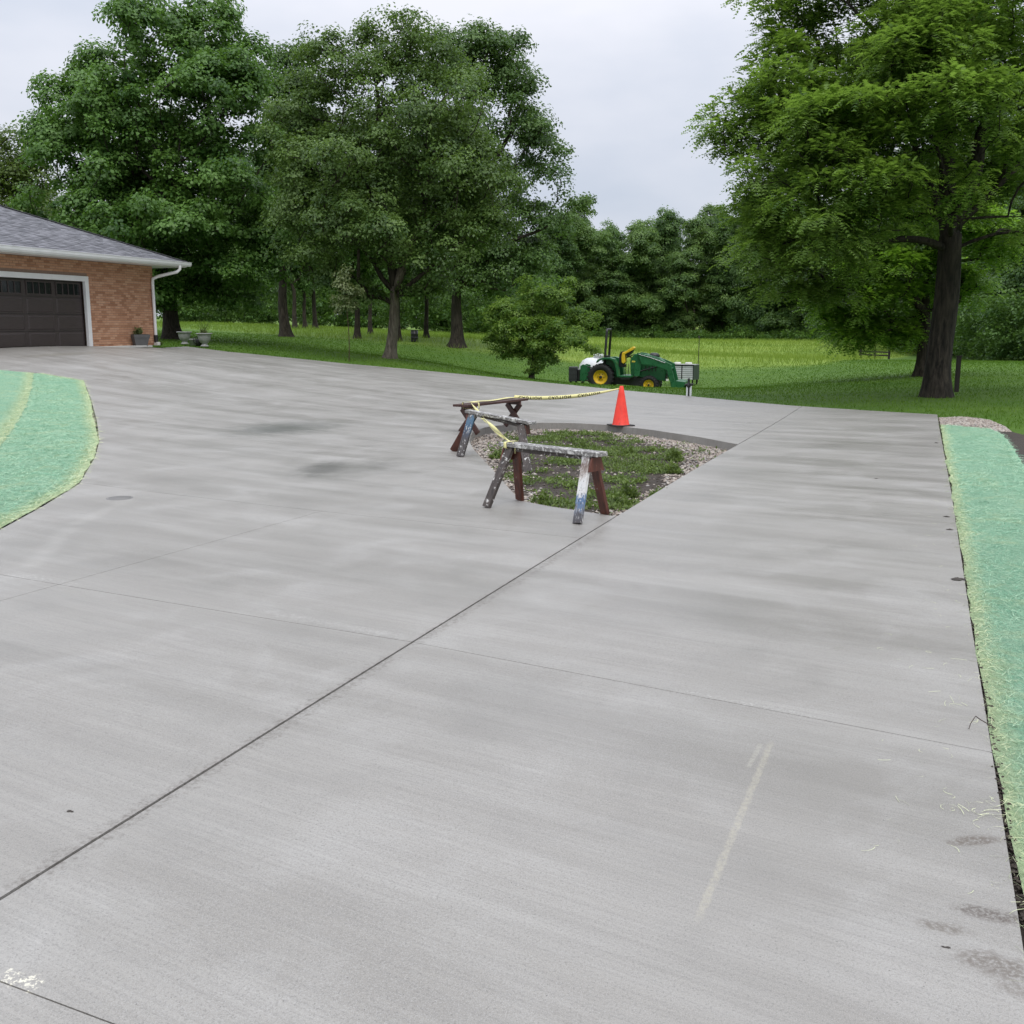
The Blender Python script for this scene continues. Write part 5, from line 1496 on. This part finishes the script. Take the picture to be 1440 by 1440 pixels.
def leaf_cloud(rng, cl, per, rad, L, W, kind, center, flat=.62, out=None):
    n = len(cl); N = n * per
    if out is None:
        out = cl - center; out /= np.linalg.norm(out, axis=1, keepdims=True) + 1e-9
    oo = np.repeat(out, per, 0)
    v = rng.normal(size=(N, 3)); v /= np.linalg.norm(v, axis=1, keepdims=True); v[:, 2] = np.where(v[:, 2] < -.3, -v[:, 2] * .6, v[:, 2])
    rc = np.repeat(rad * rng.uniform(.65, 1.3, n), per)
    f = rng.uniform(.25, 1.0, N) ** .6
    off = v * (rc * f)[:, None] * np.array([1, 1, flat])
    C = np.repeat(cl, per, 0) + off
    # droop the rim of every spray
    C[:, 2] -= (np.hypot(off[:, 0], off[:, 1]) / rad) ** 2 * rad * .12
    ct = np.repeat(rng.normal(.45, .27, n), per)
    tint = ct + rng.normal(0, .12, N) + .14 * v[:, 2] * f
    dome = v * .8 + oo * .7 + np.array([0, 0, .35]); dome /= np.linalg.norm(dome, axis=1, keepdims=True)
    if kind == 'broad':
        nr = v * .55 + oo * .35 + np.array([0, 0, .42]) + rng.normal(0, .38, (N, 3)); nr /= np.linalg.norm(nr, axis=1, keepdims=True)
        D = v + rng.normal(0, .6, (N, 3)) + np.array([0, 0, -.25]); D -= nr * (D * nr).sum(1, keepdims=True)
        return leafquads(rng, C, nr, D, L * rng.uniform(.65, 1.3, N), W * rng.uniform(.7, 1.25, N)), tint, np.repeat(nr * .45 + dome * .55, 4, 0)
    # pinnate fronds: paired leaflets along a drooping spine
    D = v * np.array([1, 1, .4]) + rng.normal(0, .35, (N, 3)) + np.repeat(out, per, 0) * .5; D[:, 2] -= .25
    D /= np.linalg.norm(D, axis=1, keepdims=True)
    up = np.array([0, 0, 1.0]) + rng.normal(0, .25, (N, 3)); S = np.cross(up, D); S /= np.linalg.norm(S, axis=1, keepdims=True) + 1e-9; Nn = np.cross(D, S)
    LL = L * rng.uniform(.7, 1.3, N); Q = []
    K = 4
    for k in range(K):
        s = (k + .6) / K; c = C + D * (LL * s)[:, None] + np.array([0, 0, -1.0]) * (LL * .38 * s * s)[:, None]
        hw = (W * (1.15 - .55 * abs(s - .45)) * rng.uniform(.8, 1.2, N))[:, None]; th = (LL / K * .42)[:, None]
        sl = D * .35 * hw
        Q.append(np.stack([c - S * hw + sl - Nn * hw * .3, c + D * th, c + S * hw + sl - Nn * hw * .3, c - D * th], 1))
    nn_ = Nn * .4 + dome * .6
    return np.stack(Q, 1).reshape(-1, 3), np.repeat(tint, K), np.repeat(nn_, K * 4, 0)

def build_tree(name, label, cat, base, lobes, n_cl, per, crad, L, W, trunk_h, trunk_r, bark, leaf, seed, kind='broad', leaders=(), lean=(0, 0), flare=(.7, .35),
               group=None, seg=.6, path_w=.25, interior=.25, tip=.012, min_r=.010, taper=.35, flat=.9, minh=None, tint_shift=0.0, bare=0.0, avoid=None, bark2=None):
    rng = np.random.default_rng(seed)
    tz_ = np.concatenate([[0, .12, .3, .55], np.arange(.9, trunk_h, .55), [trunk_h]])
    tpnts = [(lean[0] * h / trunk_h + .04 * math.sin(h * 1.7 + seed), lean[1] * h / trunk_h + .04 * math.cos(h * 1.3 + seed), h - .06) for h in tz_]
    cl, nodes, par, rad = grow_tree(rng, lobes, n_cl, tpnts, trunk_r, leaders, seg, interior, path_w, tip, taper, minh, avoid=avoid)
    res = tube_tree(nodes, par, rad, None, None, flare, min_r)
    root = thing(name, label, cat, base, 0, group)
    V, FF = res[0]; link('trunk', np_mesh('trunk', V, FF, None, True), bark, root)
    if len(res) > 1:
        V, FF = join(res[1:]); link('branches', np_mesh('branches', V, FF, None, True), bark2 or bark, root)
    if bare:
        k_ = rng.uniform(0, 1, len(cl)) > bare; cl = cl[k_]; CDIR['v'] = CDIR['v'][k_]
    ctr = np.array([l[:3] for l in lobes]).mean(0)
    V, tint, nn_ = leaf_cloud(rng, cl, per, crad, L, W, kind, ctr, flat, CDIR['v'])
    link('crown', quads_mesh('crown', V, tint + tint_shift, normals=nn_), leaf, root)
    return root
def px_lobes(base, D, items, depth=1.0, seed=0, mx=None):
    r = np.random.default_rng(seed); out = []; s = D / 1440
    for it in items:
        px, py, rx, ry = it[:4]; dy = it[4] if len(it) > 4 else r.uniform(-.35, .35) * depth * rx * s * 1.5
        c = atD(px, py, D + dy); rx_, ry_2 = rx * s, ry * s
        out.append((c[0] - base[0], c[1] - base[1], c[2] - base[2], rx_, rx_ * .95 * depth, ry_2))
    return out
def gbase(px, py, D=None):
    c = G(px, py) if D is None else np.array([*atD(px, py, D)[:2], 0]); return np.array([c[0], c[1], z1(c[0], c[1]) - .045])

# --- the big maple behind the garage
D = 44.0; b = gbase(243, 474, D)
maple_px = [(245, 45, 75, 55), (290, 70, 70, 60), (215, 90, 75, 60), (160, 125, 62, 50), (110, 165, 55, 55), (95, 215, 55, 55), (335, 125, 60, 65), (250, 160, 110, 80, -1.2), (170, 220, 100, 70, -1.5), (320, 215, 85, 80, -1.0),
            (110, 280, 75, 55, -.8), (230, 290, 110, 75, -2.2), (345, 300, 80, 70, -1.6), (160, 330, 90, 55, -2.0), (290, 365, 95, 60, -2.2), (365, 365, 60, 55, -1.4), (215, 400, 70, 40, -1.2), (395, 320, 45, 60), (330, 410, 55, 30, -.8),
            (200, 200, 120, 90, 2.5), (280, 280, 120, 90, 3.0), (180, 320, 110, 80, 3)]
build_tree('maple_tree', 'tall dense dark green maple rising directly behind the garage roof', 'tree', b, px_lobes(b, D, maple_px, 1.0, 1), 1250, 130, .62, .150, .125, 2.9, .36, M['bark_dark'], M['leaf_maple'], 11, lean=(-.2, 0), min_r=.014)
# --- oak in the middle
D = 38.0; b = gbase(548, 500, D)
oak_px = [(515, 75, 50, 40), (560, 85, 60, 45), (600, 85, 40, 35), (465, 105, 50, 40), (640, 130, 45, 45), (430, 160, 45, 50), (520, 160, 90, 60, -.8), (610, 180, 75, 60, -.8), (425, 235, 55, 60), (500, 250, 95, 70, -1.4), (610, 270, 90, 60, -1.2), (670, 255, 40, 60),
          (430, 315, 55, 55, -.8), (520, 340, 90, 55, -1.4), (630, 340, 75, 50, -1.0), (680, 330, 35, 40), (440, 370, 45, 35, -.6), (500, 400, 45, 28, -.6), (600, 395, 45, 25), (540, 220, 100, 80, 2.2), (600, 300, 90, 70, 2.2), (460, 300, 80, 70, 2)]
build_tree('oak_tree', 'round crowned oak with a bare pale grey trunk on the mown lawn', 'tree', b, px_lobes(b, D, oak_px, 1.0, 2), 1250, 105, .55, .115, .082, 2.6, .215, M['bark_grey'], M['leaf_oak'], 12, lean=(.25, 0), flare=(.6, .25),
           leaders=[[(.25, 0, 2.6, .2), (-.1, -.2, 5.2, .12), (-.2, 0, 9.0, .06)], [(.25, 0, 2.5, .18), (1.2, -.4, 4.6, .10), (1.9, -.3, 7.2, .05)], [(.25, 0, 2.2, .10), (1.9, -.7, 3.5, .06), (3.2, -.6, 4.4, .035)], [(.2, 0, 2.4, .10), (-1.2, -.6, 4.4, .06)]], min_r=.009, bare=.04, bark2=M['bark_dark'])
# --- open oak behind, reaching right
D = 55.0; b = gbase(641, 476, D)
back_px = [(660, 75, 50, 32), (695, 90, 40, 40), (730, 110, 35, 25), (640, 110, 60, 50), (700, 160, 60, 45), (750, 170, 28, 22), (735, 215, 45, 35), (770, 220, 28, 28), (720, 270, 55, 40), (775, 265, 28, 22), (805, 285, 20, 14), (690, 330, 70, 45), (755, 320, 40, 30), (740, 375, 55, 35), (690, 400, 60, 35), (640, 250, 70, 80), (650, 340, 70, 60), (790, 325, 18, 14)]
build_tree('oak_tree', 'open branched dark oak behind the round one, its boughs reaching right against the sky', 'tree', b, px_lobes(b, D, back_px, .9, 3), 680, 100, .72, .155, .115, 3.0, .36, M['bark_dark'], M['leaf_backoak'], 13, lean=(.1, 0),
           leaders=[[(.1, 0, 3, .28), (1.0, 0, 7.5, .18), (3.0, -.3, 11.0, .08)], [(.1, 0, 3, .26), (.4, 0, 9, .15), (.9, 0, 13.5, .07)], [(.1, 0, 3.0, .2), (2.4, -.4, 5.2, .11), (5.0, -.5, 6.2, .05)]], min_r=.012, seg=.8)
# --- slim tree showing between maple and oak
D = 58.0; b = gbase(400, 466, D)
build_tree('oak_tree', 'slim tree whose top shows between the maple and the round oak', 'tree', b, px_lobes(b, D, [(405, 85, 28, 24), (390, 115, 26, 24), (430, 110, 22, 20), (410, 160, 50, 40), (400, 230, 60, 60), (395, 320, 60, 60)], .9, 4), 260, 70, .8, .2, .15, 4, .3, M['bark_dark'], M['leaf_backoak'], 14, min_r=.014, seg=.8)
# --- pale tree at the far left
D = 62.0; b = gbase(-10, 455, D)
build_tree('pale_tree', 'pale green tree at the left frame edge behind the garage roof', 'tree', b, px_lobes(b, D, [(25, 225, 40, 35), (-10, 240, 50, 50), (45, 265, 35, 40), (0, 300, 70, 55), (-60, 260, 60, 70), (40, 330, 60, 50)], 1, 5), 330, 70, .9, .2, .14, 3.5, .35, M['bark_dark'], M['leaf_pale'], 15, min_r=.014, seg=.8)
# --- the great locust on the right
D = 26.0; b = gbase(1318, 555, D)
loc_px = [(1060, 180, 60, 40), (1035, 205, 40, 28), (1100, 120, 55, 45), (1080, 240, 60, 45), (1130, 60, 60, 50), (1100, 10, 50, 40), (1170, -30, 80, 60), (1260, -60, 110, 80), (1380, -60, 120, 90), (1150, 160, 80, 60, -1.6), (1240, 80, 90, 70, -1.6), (1340, 60, 90, 70, -2), (1430, 70, 90, 80, -1.2),
          (1090, 300, 55, 45), (1060, 345, 45, 35), (1140, 260, 80, 60, -2.2), (1230, 200, 90, 60, -2.8), (1330, 170, 90, 60, -2.8), (1420, 200, 80, 70, -2.2), (1150, 350, 75, 50, -1.8), (1240, 300, 80, 55, -2.6), (1220, 375, 60, 40, -1.4), (1100, 390, 45, 35, -.6), (1150, 420, 45, 25, -.4),
          (1400, 290, 70, 55, -2.4), (1430, 370, 60, 50, -2.0), (1500, 150, 100, 110), (1510, 330, 80, 90), (1250, 120, 150, 110, 3.2), (1380, 150, 140, 120, 3.2), (1180, 250, 110, 90, 2.8), (1330, 280, 100, 60, 2.8), (1300, -160, 160, 80, .5)]
build_tree('locust_tree', 'huge feathery locust tree with thick dark trunk on the right lawn', 'tree', b, px_lobes(b, D, loc_px, 1.0, 6), 2400, 40, .44, .24, .062, 4.0, .32, M['bark_locust'], M['leaf_locust'], 16, kind='pinnate', lean=(.05, 0), flare=(.45, .5), taper=.18,
           leaders=[[(0, 0, 4.0, .22), (-.25, -.1, 6.0, .17), (-.35, 0, 9.5, .10)], [(0, 0, 3.9, .22), (.55, .1, 5.3, .17), (.9, 0, 9.0, .10), (1.1, 0, 11.0, .05)], [(0, 0, 3.9, .10), (-1.0, -.3, 5.8, .075), (-2.4, -.6, 8.0, .05)], [(0, 0, 4.0, .09), (1.6, -.5, 5.8, .06), (2.8, -.8, 6.4, .04)], [(-.3, 0, 6.0, .12), (-1.6, -.4, 8.0, .07), (-2.9, -.3, 9.2, .03)]],
           seg=.45, path_w=.2, tip=.008, min_r=.006, flat=.7, interior=.22, avoid=lambda q: ((np.abs(q[:, 0]) < .75) & (q[:, 1] < .6) & (q[:, 2] < 5.2)) | ((np.abs(q[:, 0] + .25) < .42) & (q[:, 1] < .2) & (q[:, 2] < 7.2)) | (q[:, 2] < np.where(q[:, 0] < -2.6, 2.2, 3.7)) | ((np.hypot(q[:, 0], q[:, 1]) < 2.2) & (q[:, 2] < 3.6)))
# --- second tree behind it, with low arching boughs
D = 37.0; b = gbase(1300, 526, D)
arch_px = [(1240, 440, 55, 35), (1200, 470, 40, 30), (1270, 470, 45, 25), (1200, 410, 50, 35), (1260, 390, 60, 40), (1320, 400, 50, 45), (1350, 330, 80, 60), (1250, 320, 80, 60), (1180, 440, 30, 35)]
build_tree('locust_tree', 'smaller bright green tree with low drooping boughs behind the thick trunk', 'tree', b, px_lobes(b, D, arch_px, 1, 7), 620, 34, .50, .28, .08, 2.2, .26, M['bark_dark'], M['leaf_arch'], 17, kind='pinnate', lean=(-.15, 0), min_r=.009, tint_shift=.12,
           leaders=[[(-.1, 0, 2.1, .16), (-.9, -.2, 3.1, .11), (-2.2, -.4, 4.2, .05)], [(-.1, 0, 2.2, .15), (-.2, 0, 3.6, .1), (.4, 0, 6, .05)]])
# --- round shrub-like tree beside the tractor
D = 35.5; b = gbase(748, 533, D)
sh_px = [(715, 448, 28, 22), (742, 425, 24, 16), (785, 428, 26, 20), (812, 452, 22, 20), (732, 465, 32, 22, -.5), (788, 468, 38, 20, -.5), (706, 476, 22, 16), (762, 482, 30, 16, -.4), (818, 480, 16, 14), (738, 500, 20, 14), (772, 498, 20, 12), (798, 408, 9, 18), (740, 404, 10, 12), (768, 412, 10, 12), (760, 452, 38, 28, .8), (698, 440, 10, 10), (832, 452, 9, 14), (690, 468, 9, 12), (832, 492, 9, 8), (712, 500, 12, 10), (752, 518, 12, 8)]
build_tree('small_tree', 'small round leafy tree left of the tractor at the edge of the drive', 'small tree', b, px_lobes(b, D, sh_px, 1, 8), 560, 64, .23, .085, .05, .9, .10, M['bark_dark'], M['leaf_shrub'], 18, lean=(.05, 0), flare=(.4, .2), seg=.3, tip=.008, min_r=.005,
           leaders=[[(.05, 0, .9, .07), (.35, 0, 1.7, .03)], [(.05, 0, .8, .07), (-.45, 0, 1.6, .03)], [(.05, 0, .7, .06), (.9, -.2, 1.5, .025)]])
# --- sapling with stake
D = 34.5; b = gbase(490, 512, D)
build_tree('sapling', 'thin young sapling with sparse pale leaves in front of the trees', 'sapling', b, px_lobes(b, D, [(485, 385, 10, 10), (480, 405, 12, 10), (497, 410, 14, 10), (488, 430, 16, 12), (500, 432, 10, 8), (474, 425, 8, 8)], 1, 9), 46, 26, .20, .10, .06, 1.9, .022, plain('sapling_bark', (.07, .04, .025), .8), M['leaf_sapling'], 19, flare=None, seg=.3, tip=.005, min_r=.003, minh=1.4)

# --- generic woodland trees (prototypes shared by copies)
def proto_lobes(seed, H, wid, low):
    r = np.random.default_rng(seed); out = []
    for k in range(15):
        z = low + (H - low) * (k + .5) / 15; f = math.sin(PI * min(1, max(.12, ((z - low) / (H - low)) * .86 + .12))) ** .7
        a = r.uniform(0, 2 * PI); rr_ = wid * f * r.uniform(.25, .6); s = wid * r.uniform(.34, .52) * (.6 + .4 * f)
        out.append((rr_ * math.cos(a), rr_ * math.sin(a), z, s, s, s * .8))
    return out
WOOD = 'broadleaf tree in the dense woodland edge beyond the meadow'
protos = []
for i, (H, wd, low, lf) in enumerate([(17, 6.6, .8, 'leaf_forest'), (18.5, 6.8, .9, 'leaf_forest_pale'), (16.5, 6.4, .7, 'leaf_forest'), (18, 6.2, .9, 'leaf_forest_pale')]):
    protos.append(build_tree('forest_tree', 'dark green ' + WOOD, 'tree', (0, 0, 0), proto_lobes(40 + i, H, wd, low), 620, 90, 1.00, .27, .21, 5, .30, M['bark_dark'], M[lf], 60 + i, seg=1.4, tip=.03, min_r=.035, flare=None, group='trees of the woodland edge beyond the meadow', minh=1.5))
used = set()
def plant(k, px, D, s, rot, label=None, group=None, sz=1.0):
    o = protos[k]
    if k in used: o = copy_tree(protos[k])
    used.add(k)
    c = atD(px, 470, D); o.location = (c[0], c[1], z1(c[0], c[1]) - .1); o.scale = (s, s, s * sz); o.rotation_euler = (0, 0, rot)
    if label: o['label'] = label
    if group: o['group'] = group
    return o
r = np.random.default_rng(5)
front = [(775, 142, .95), (812, 146, .97), (850, 150, .98), (893, 148, 1.04), (935, 150, 1.0), (975, 146, .95), (1015, 148, 1.02), (1055, 142, 1.08), (1095, 138, 1.05), (1135, 132, 1.05), (1175, 126, 1.05), (1215, 120, 1.0)]
for i, (px, D, s) in enumerate(front): plant(i % 4, px, D, s * .90, r.uniform(0, 6.28), 'dark green ' + WOOD, None, r.uniform(.9, 1.1))
for i in range(11): plant(i % 4, 760 + i * 46 + r.uniform(-8, 8), 163 + r.uniform(-4, 4), r.uniform(.93, 1.06), r.uniform(0, 6.28), 'dark green ' + WOOD)
# right-hand woods behind the locust
for px, D, s in [(1262, 105, .95), (1310, 92, .9), (1360, 80, .85), (1410, 70, .8), (1465, 62, .8), (1520, 58, .8), (1440, 85, 1.0), (1560, 70, .9)]:
    plant(int(r.integers(0, 4)), px, D, s, r.uniform(0, 6.28), 'dark broadleaf tree in the woods behind the great locust', 'trees of the woods behind the locust')
# left-hand woods behind the lawn trees
for i, px in enumerate(np.arange(-120, 790, 62)):
    plant(i % 4, px + r.uniform(-12, 12), r.uniform(112, 128), r.uniform(.62, .8), r.uniform(0, 6.28), 'dark broadleaf tree in the far woods behind the lawn oaks', 'trees of the far woods on the left')
for i, px in enumerate(np.arange(-90, 800, 58)):
    plant(i % 4, px + r.uniform(-12, 12), r.uniform(138, 150), r.uniform(.75, .9), r.uniform(0, 6.28), 'dark broadleaf tree in the far woods behind the lawn oaks', 'trees of the far woods on the left')
# lawn trees with visible trunks between maple and oak
mp = [build_tree('lawn_tree', 'x', 'tree', (0, 0, 0), proto_lobes(80 + i, 13, 4.2, 3.6), 260, 80, .90, .22, .17, 3.2, .28, M['bark_dark'], M[lf], 90 + i, seg=1.0, tip=.02, min_r=.02, flare=(.6, .3), minh=2.4) for i, lf in enumerate(('leaf_maple', 'leaf_backoak'))]
mused = set()
for i, (px, py, D, s, wgt, lab) in enumerate([
        (277, 447, 88, .85, .5, 'slender tree with a pale thin trunk above the two urns'), (290, 447, 92, .85, .8, 'lawn tree with dark trunk right above the planted urn'), (317, 453, 82, .85, .8, 'lawn tree with narrow dark trunk right of the urns'),
        (347, 455, 80, .85, .9, 'lawn tree with short dark trunk midway between urns and sapling'), (400, 459, 74, .9, 1.0, 'lawn tree with the left dark trunk of a close pair left of the sapling'), (415, 461, 75, .85, .7, 'lawn tree with the right dark trunk of a close pair left of the sapling'),
        (429, 461, 78, .8, .6, 'lawn tree with a grey trunk just right of the close pair'), (443, 461, 76, .85, .8, 'lawn tree with grey trunk nearest the sapling on its left'), (503, 475, 58, .8, 1.25, 'lawn tree with a very thick dark trunk right beside the sapling'),
        (521, 469, 72, .8, .7, 'lawn tree with a dim trunk left of the pale oak trunk'), (560, 478, 55, .75, .9, 'lawn tree whose trunk shows just right behind the pale oak trunk'), (600, 474, 66, .8, .7, 'lawn tree with slim trunk between the barrel and the open oak')]):
    o = mp[i % 2] if (i % 2) not in mused else copy_tree(mp[i % 2]); mused.add(i % 2)
    c = G(px, py); s *= max(.6, min(1.1, c[1] / D)); o.location = (c[0], c[1], c[2] - .05); o.scale = (s * (.62 + .2 * wgt), s * (.62 + .2 * wgt), s); o.rotation_euler = (0, 0, r.uniform(0, 6.28)); o['label'] = lab; o['group'] = 'trees with visible trunks on the far lawn'

# --- undergrowth along the wood edges: one mass
r = np.random.default_rng(8); cl = []
for px in np.linspace(740, 1250, 170):
    D = np.interp(px, [740, 900, 1050, 1250], [138, 142, 136, 112]); c = atD(px, 470, D + r.uniform(-2, 3)); zb = z1(c[0], c[1])
    for k in range(2): cl.append((c[0] + r.normal(0, .8), c[1] + r.normal(0, 1.2), zb + r.uniform(.1, .6 + 1.6 * max(0, math.sin(px * .07) * math.sin(px * .023)))))
for px in np.linspace(1250, 1560, 150):
    D = np.interp(px, [1250, 1400, 1560], [92, 60, 50]); c = atD(px, 480, D + r.uniform(-2, 3)); zb = z1(c[0], c[1])
    for k in range(4): cl.append((c[0] + r.normal(0, .6), c[1] + r.normal(0, .8), zb + r.uniform(.2, 3.2)))
for px in np.linspace(-60, 760, 200):
    c = atD(px, 460, 104 + r.uniform(-3, 3)); zb = z1(c[0], c[1])
    for k in range(5): cl.append((c[0] + r.normal(0, .8), c[1] + r.normal(0, .8), zb + r.uniform(.2, 5.5)))
cl = np.array(cl); far_ = cl[:, 1] > 88
V0, tint0, nn0 = leaf_cloud(r, cl[far_], 40, 1.0, .30, .22, 'broad', np.array([0, 60, -30.]), .8)
V1, tint1, nn1 = leaf_cloud(r, cl[~far_], 130, .95, .17, .12, 'broad', np.array([0, 40, -30.]), .8)
V = np.concatenate([V0, V1]); tint = np.concatenate([tint0, tint1]); nn_ = np.concatenate([nn0, nn1])
o = link('undergrowth', quads_mesh('undergrowth', V, tint - .05, normals=nn_), M['leaf_forest']); tag(o, 'low bushy undergrowth along the foot of the woods', 'undergrowth', kind='stuff')
# --- post behind the locust trunk, rail fence far behind
pp = G(1345, 549)
o = thing('wooden_post', 'dark slim wooden post standing just right behind the thick locust trunk', 'post', (pp[0], pp[1], pp[2] - .05))
M['old_wood'] = plain('old_dark_wood', (.03, .024, .02), .85)
MB().box((0, 0, .46), (.10, .10, .96)).build('shaft', M['old_wood'], o, .008); MB().box((0, 0, .955), (.13, .13, .03)).build('cap', M['old_wood'], o)
fp = [G(1210, 503.5), G(1236, 504), G(1250, 504)]
a0, a1 = fp[0], fp[-1]; dvec = a1 - a0; fl = np.linalg.norm(dvec[:2])
o = thing('rail_fence', 'short weathered two rail fence under the drooping boughs', 'fence', (a0[0], a0[1], a0[2] - .05), math.atan2(dvec[1], dvec[0]))
hf = .021 * a0[1] * .36
for s_ in (0, .5, 1.0): MB().box((fl * s_, 0, hf * .6), (.10, .10, hf * 1.2)).build('fence_post', M['old_wood'], o)
for z_ in (.55, .95): MB().box((fl / 2, -.06, hf * z_), (fl + .2, .04, .09)).build('rail', M['old_wood'], o)

# ================================================================= GRASS BLADES
def blades(P, zz, h, w, seed, name, mat, tint, lean=.35):
    r = np.random.default_rng(seed); n = len(P); az = r.uniform(0, 2 * PI, n); la = r.uniform(0, 2 * PI, n)
    sd = np.stack([np.cos(az), np.sin(az), np.zeros(n)], -1) * (w / 2)[:, None]
    b = np.column_stack([P, zz]); tip = b + np.stack([np.cos(la) * lean * h, np.sin(la) * lean * h, h], -1)
    V = np.stack([b - sd, b + sd, tip], 1).reshape(-1, 3)
    return link(name, np_mesh(name, V, np.arange(n * 3).reshape(n, 3), {'tint': ('FACE', np.clip(tint, 0, 1))}), mat)
r = np.random.default_rng(31)
# mown lawn: clumps over the visible near lawn
n = 150000; D_ = r.uniform(18, 62, n); u = r.uniform(-.60, .60, n); P = np.column_stack([u * D_ * 1.02, D_])
k = ~inside(OUTLINE, P[:, 0], P[:, 1]); mm = np.interp(P[:, 0], ml[order, 0], ml[order, 1]); k &= P[:, 1] < mm + .5
for poly in (GP,): k &= ~inside(poly, P[:, 0], P[:, 1])
k &= ~inside(blank_in + blank_out, P[:, 0], P[:, 1]); k &= ~((P[:, 0] < -9) & (P[:, 1] < 27))
gl = np.column_stack([(P - GC) @ (-GU), (P - GC) @ GN]); k &= ~((gl[:, 0] > -.1) & (gl[:, 0] < LEN) & (gl[:, 1] < .5) & (gl[:, 1] > -DEPTH))
P = P[k]; n = len(P)
h = r.uniform(.03, .075, n) ; w = r.uniform(.012, .035, n) * np.clip(P[:, 1] / 30, .8, 2)
nz_ = .5 + .25 * np.sin(P[:, 0] * .7 + P[:, 1] * .3) + .2 * np.sin(P[:, 1] * 1.9 + .4 * P[:, 0])
o = blades(P, Z(P[:, 0], P[:, 1]) - .05, h, w, 32, 'mown_grass', M['grass_lawn'], nz_ * .6 + r.normal(0, .2, n) + .1, .5); tag(o, 'short mown green grass of the lawn', 'grass', kind='stuff')
# tall meadow grass
n = 170000; D_ = 38 + 115 * r.uniform(0, 1, n) ** 1.25; u = r.uniform(-.62, .62, n); P = np.column_stack([u * D_, D_])
mm = np.interp(P[:, 0], ml[order, 0], ml[order, 1]); k = (P[:, 1] > mm + r.normal(0, .3, n)); P = P[k]; n = len(P)
left = np.clip((6 - P[:, 0]) / 14, 0, 1)  # darker tint on the left: tree shade plus greyer grass, put into blade colour
h = r.uniform(.16, .42, n) * (1 - .2 * left); w = r.uniform(.02, .05, n) * np.clip(P[:, 1] / 70, .7, 2)
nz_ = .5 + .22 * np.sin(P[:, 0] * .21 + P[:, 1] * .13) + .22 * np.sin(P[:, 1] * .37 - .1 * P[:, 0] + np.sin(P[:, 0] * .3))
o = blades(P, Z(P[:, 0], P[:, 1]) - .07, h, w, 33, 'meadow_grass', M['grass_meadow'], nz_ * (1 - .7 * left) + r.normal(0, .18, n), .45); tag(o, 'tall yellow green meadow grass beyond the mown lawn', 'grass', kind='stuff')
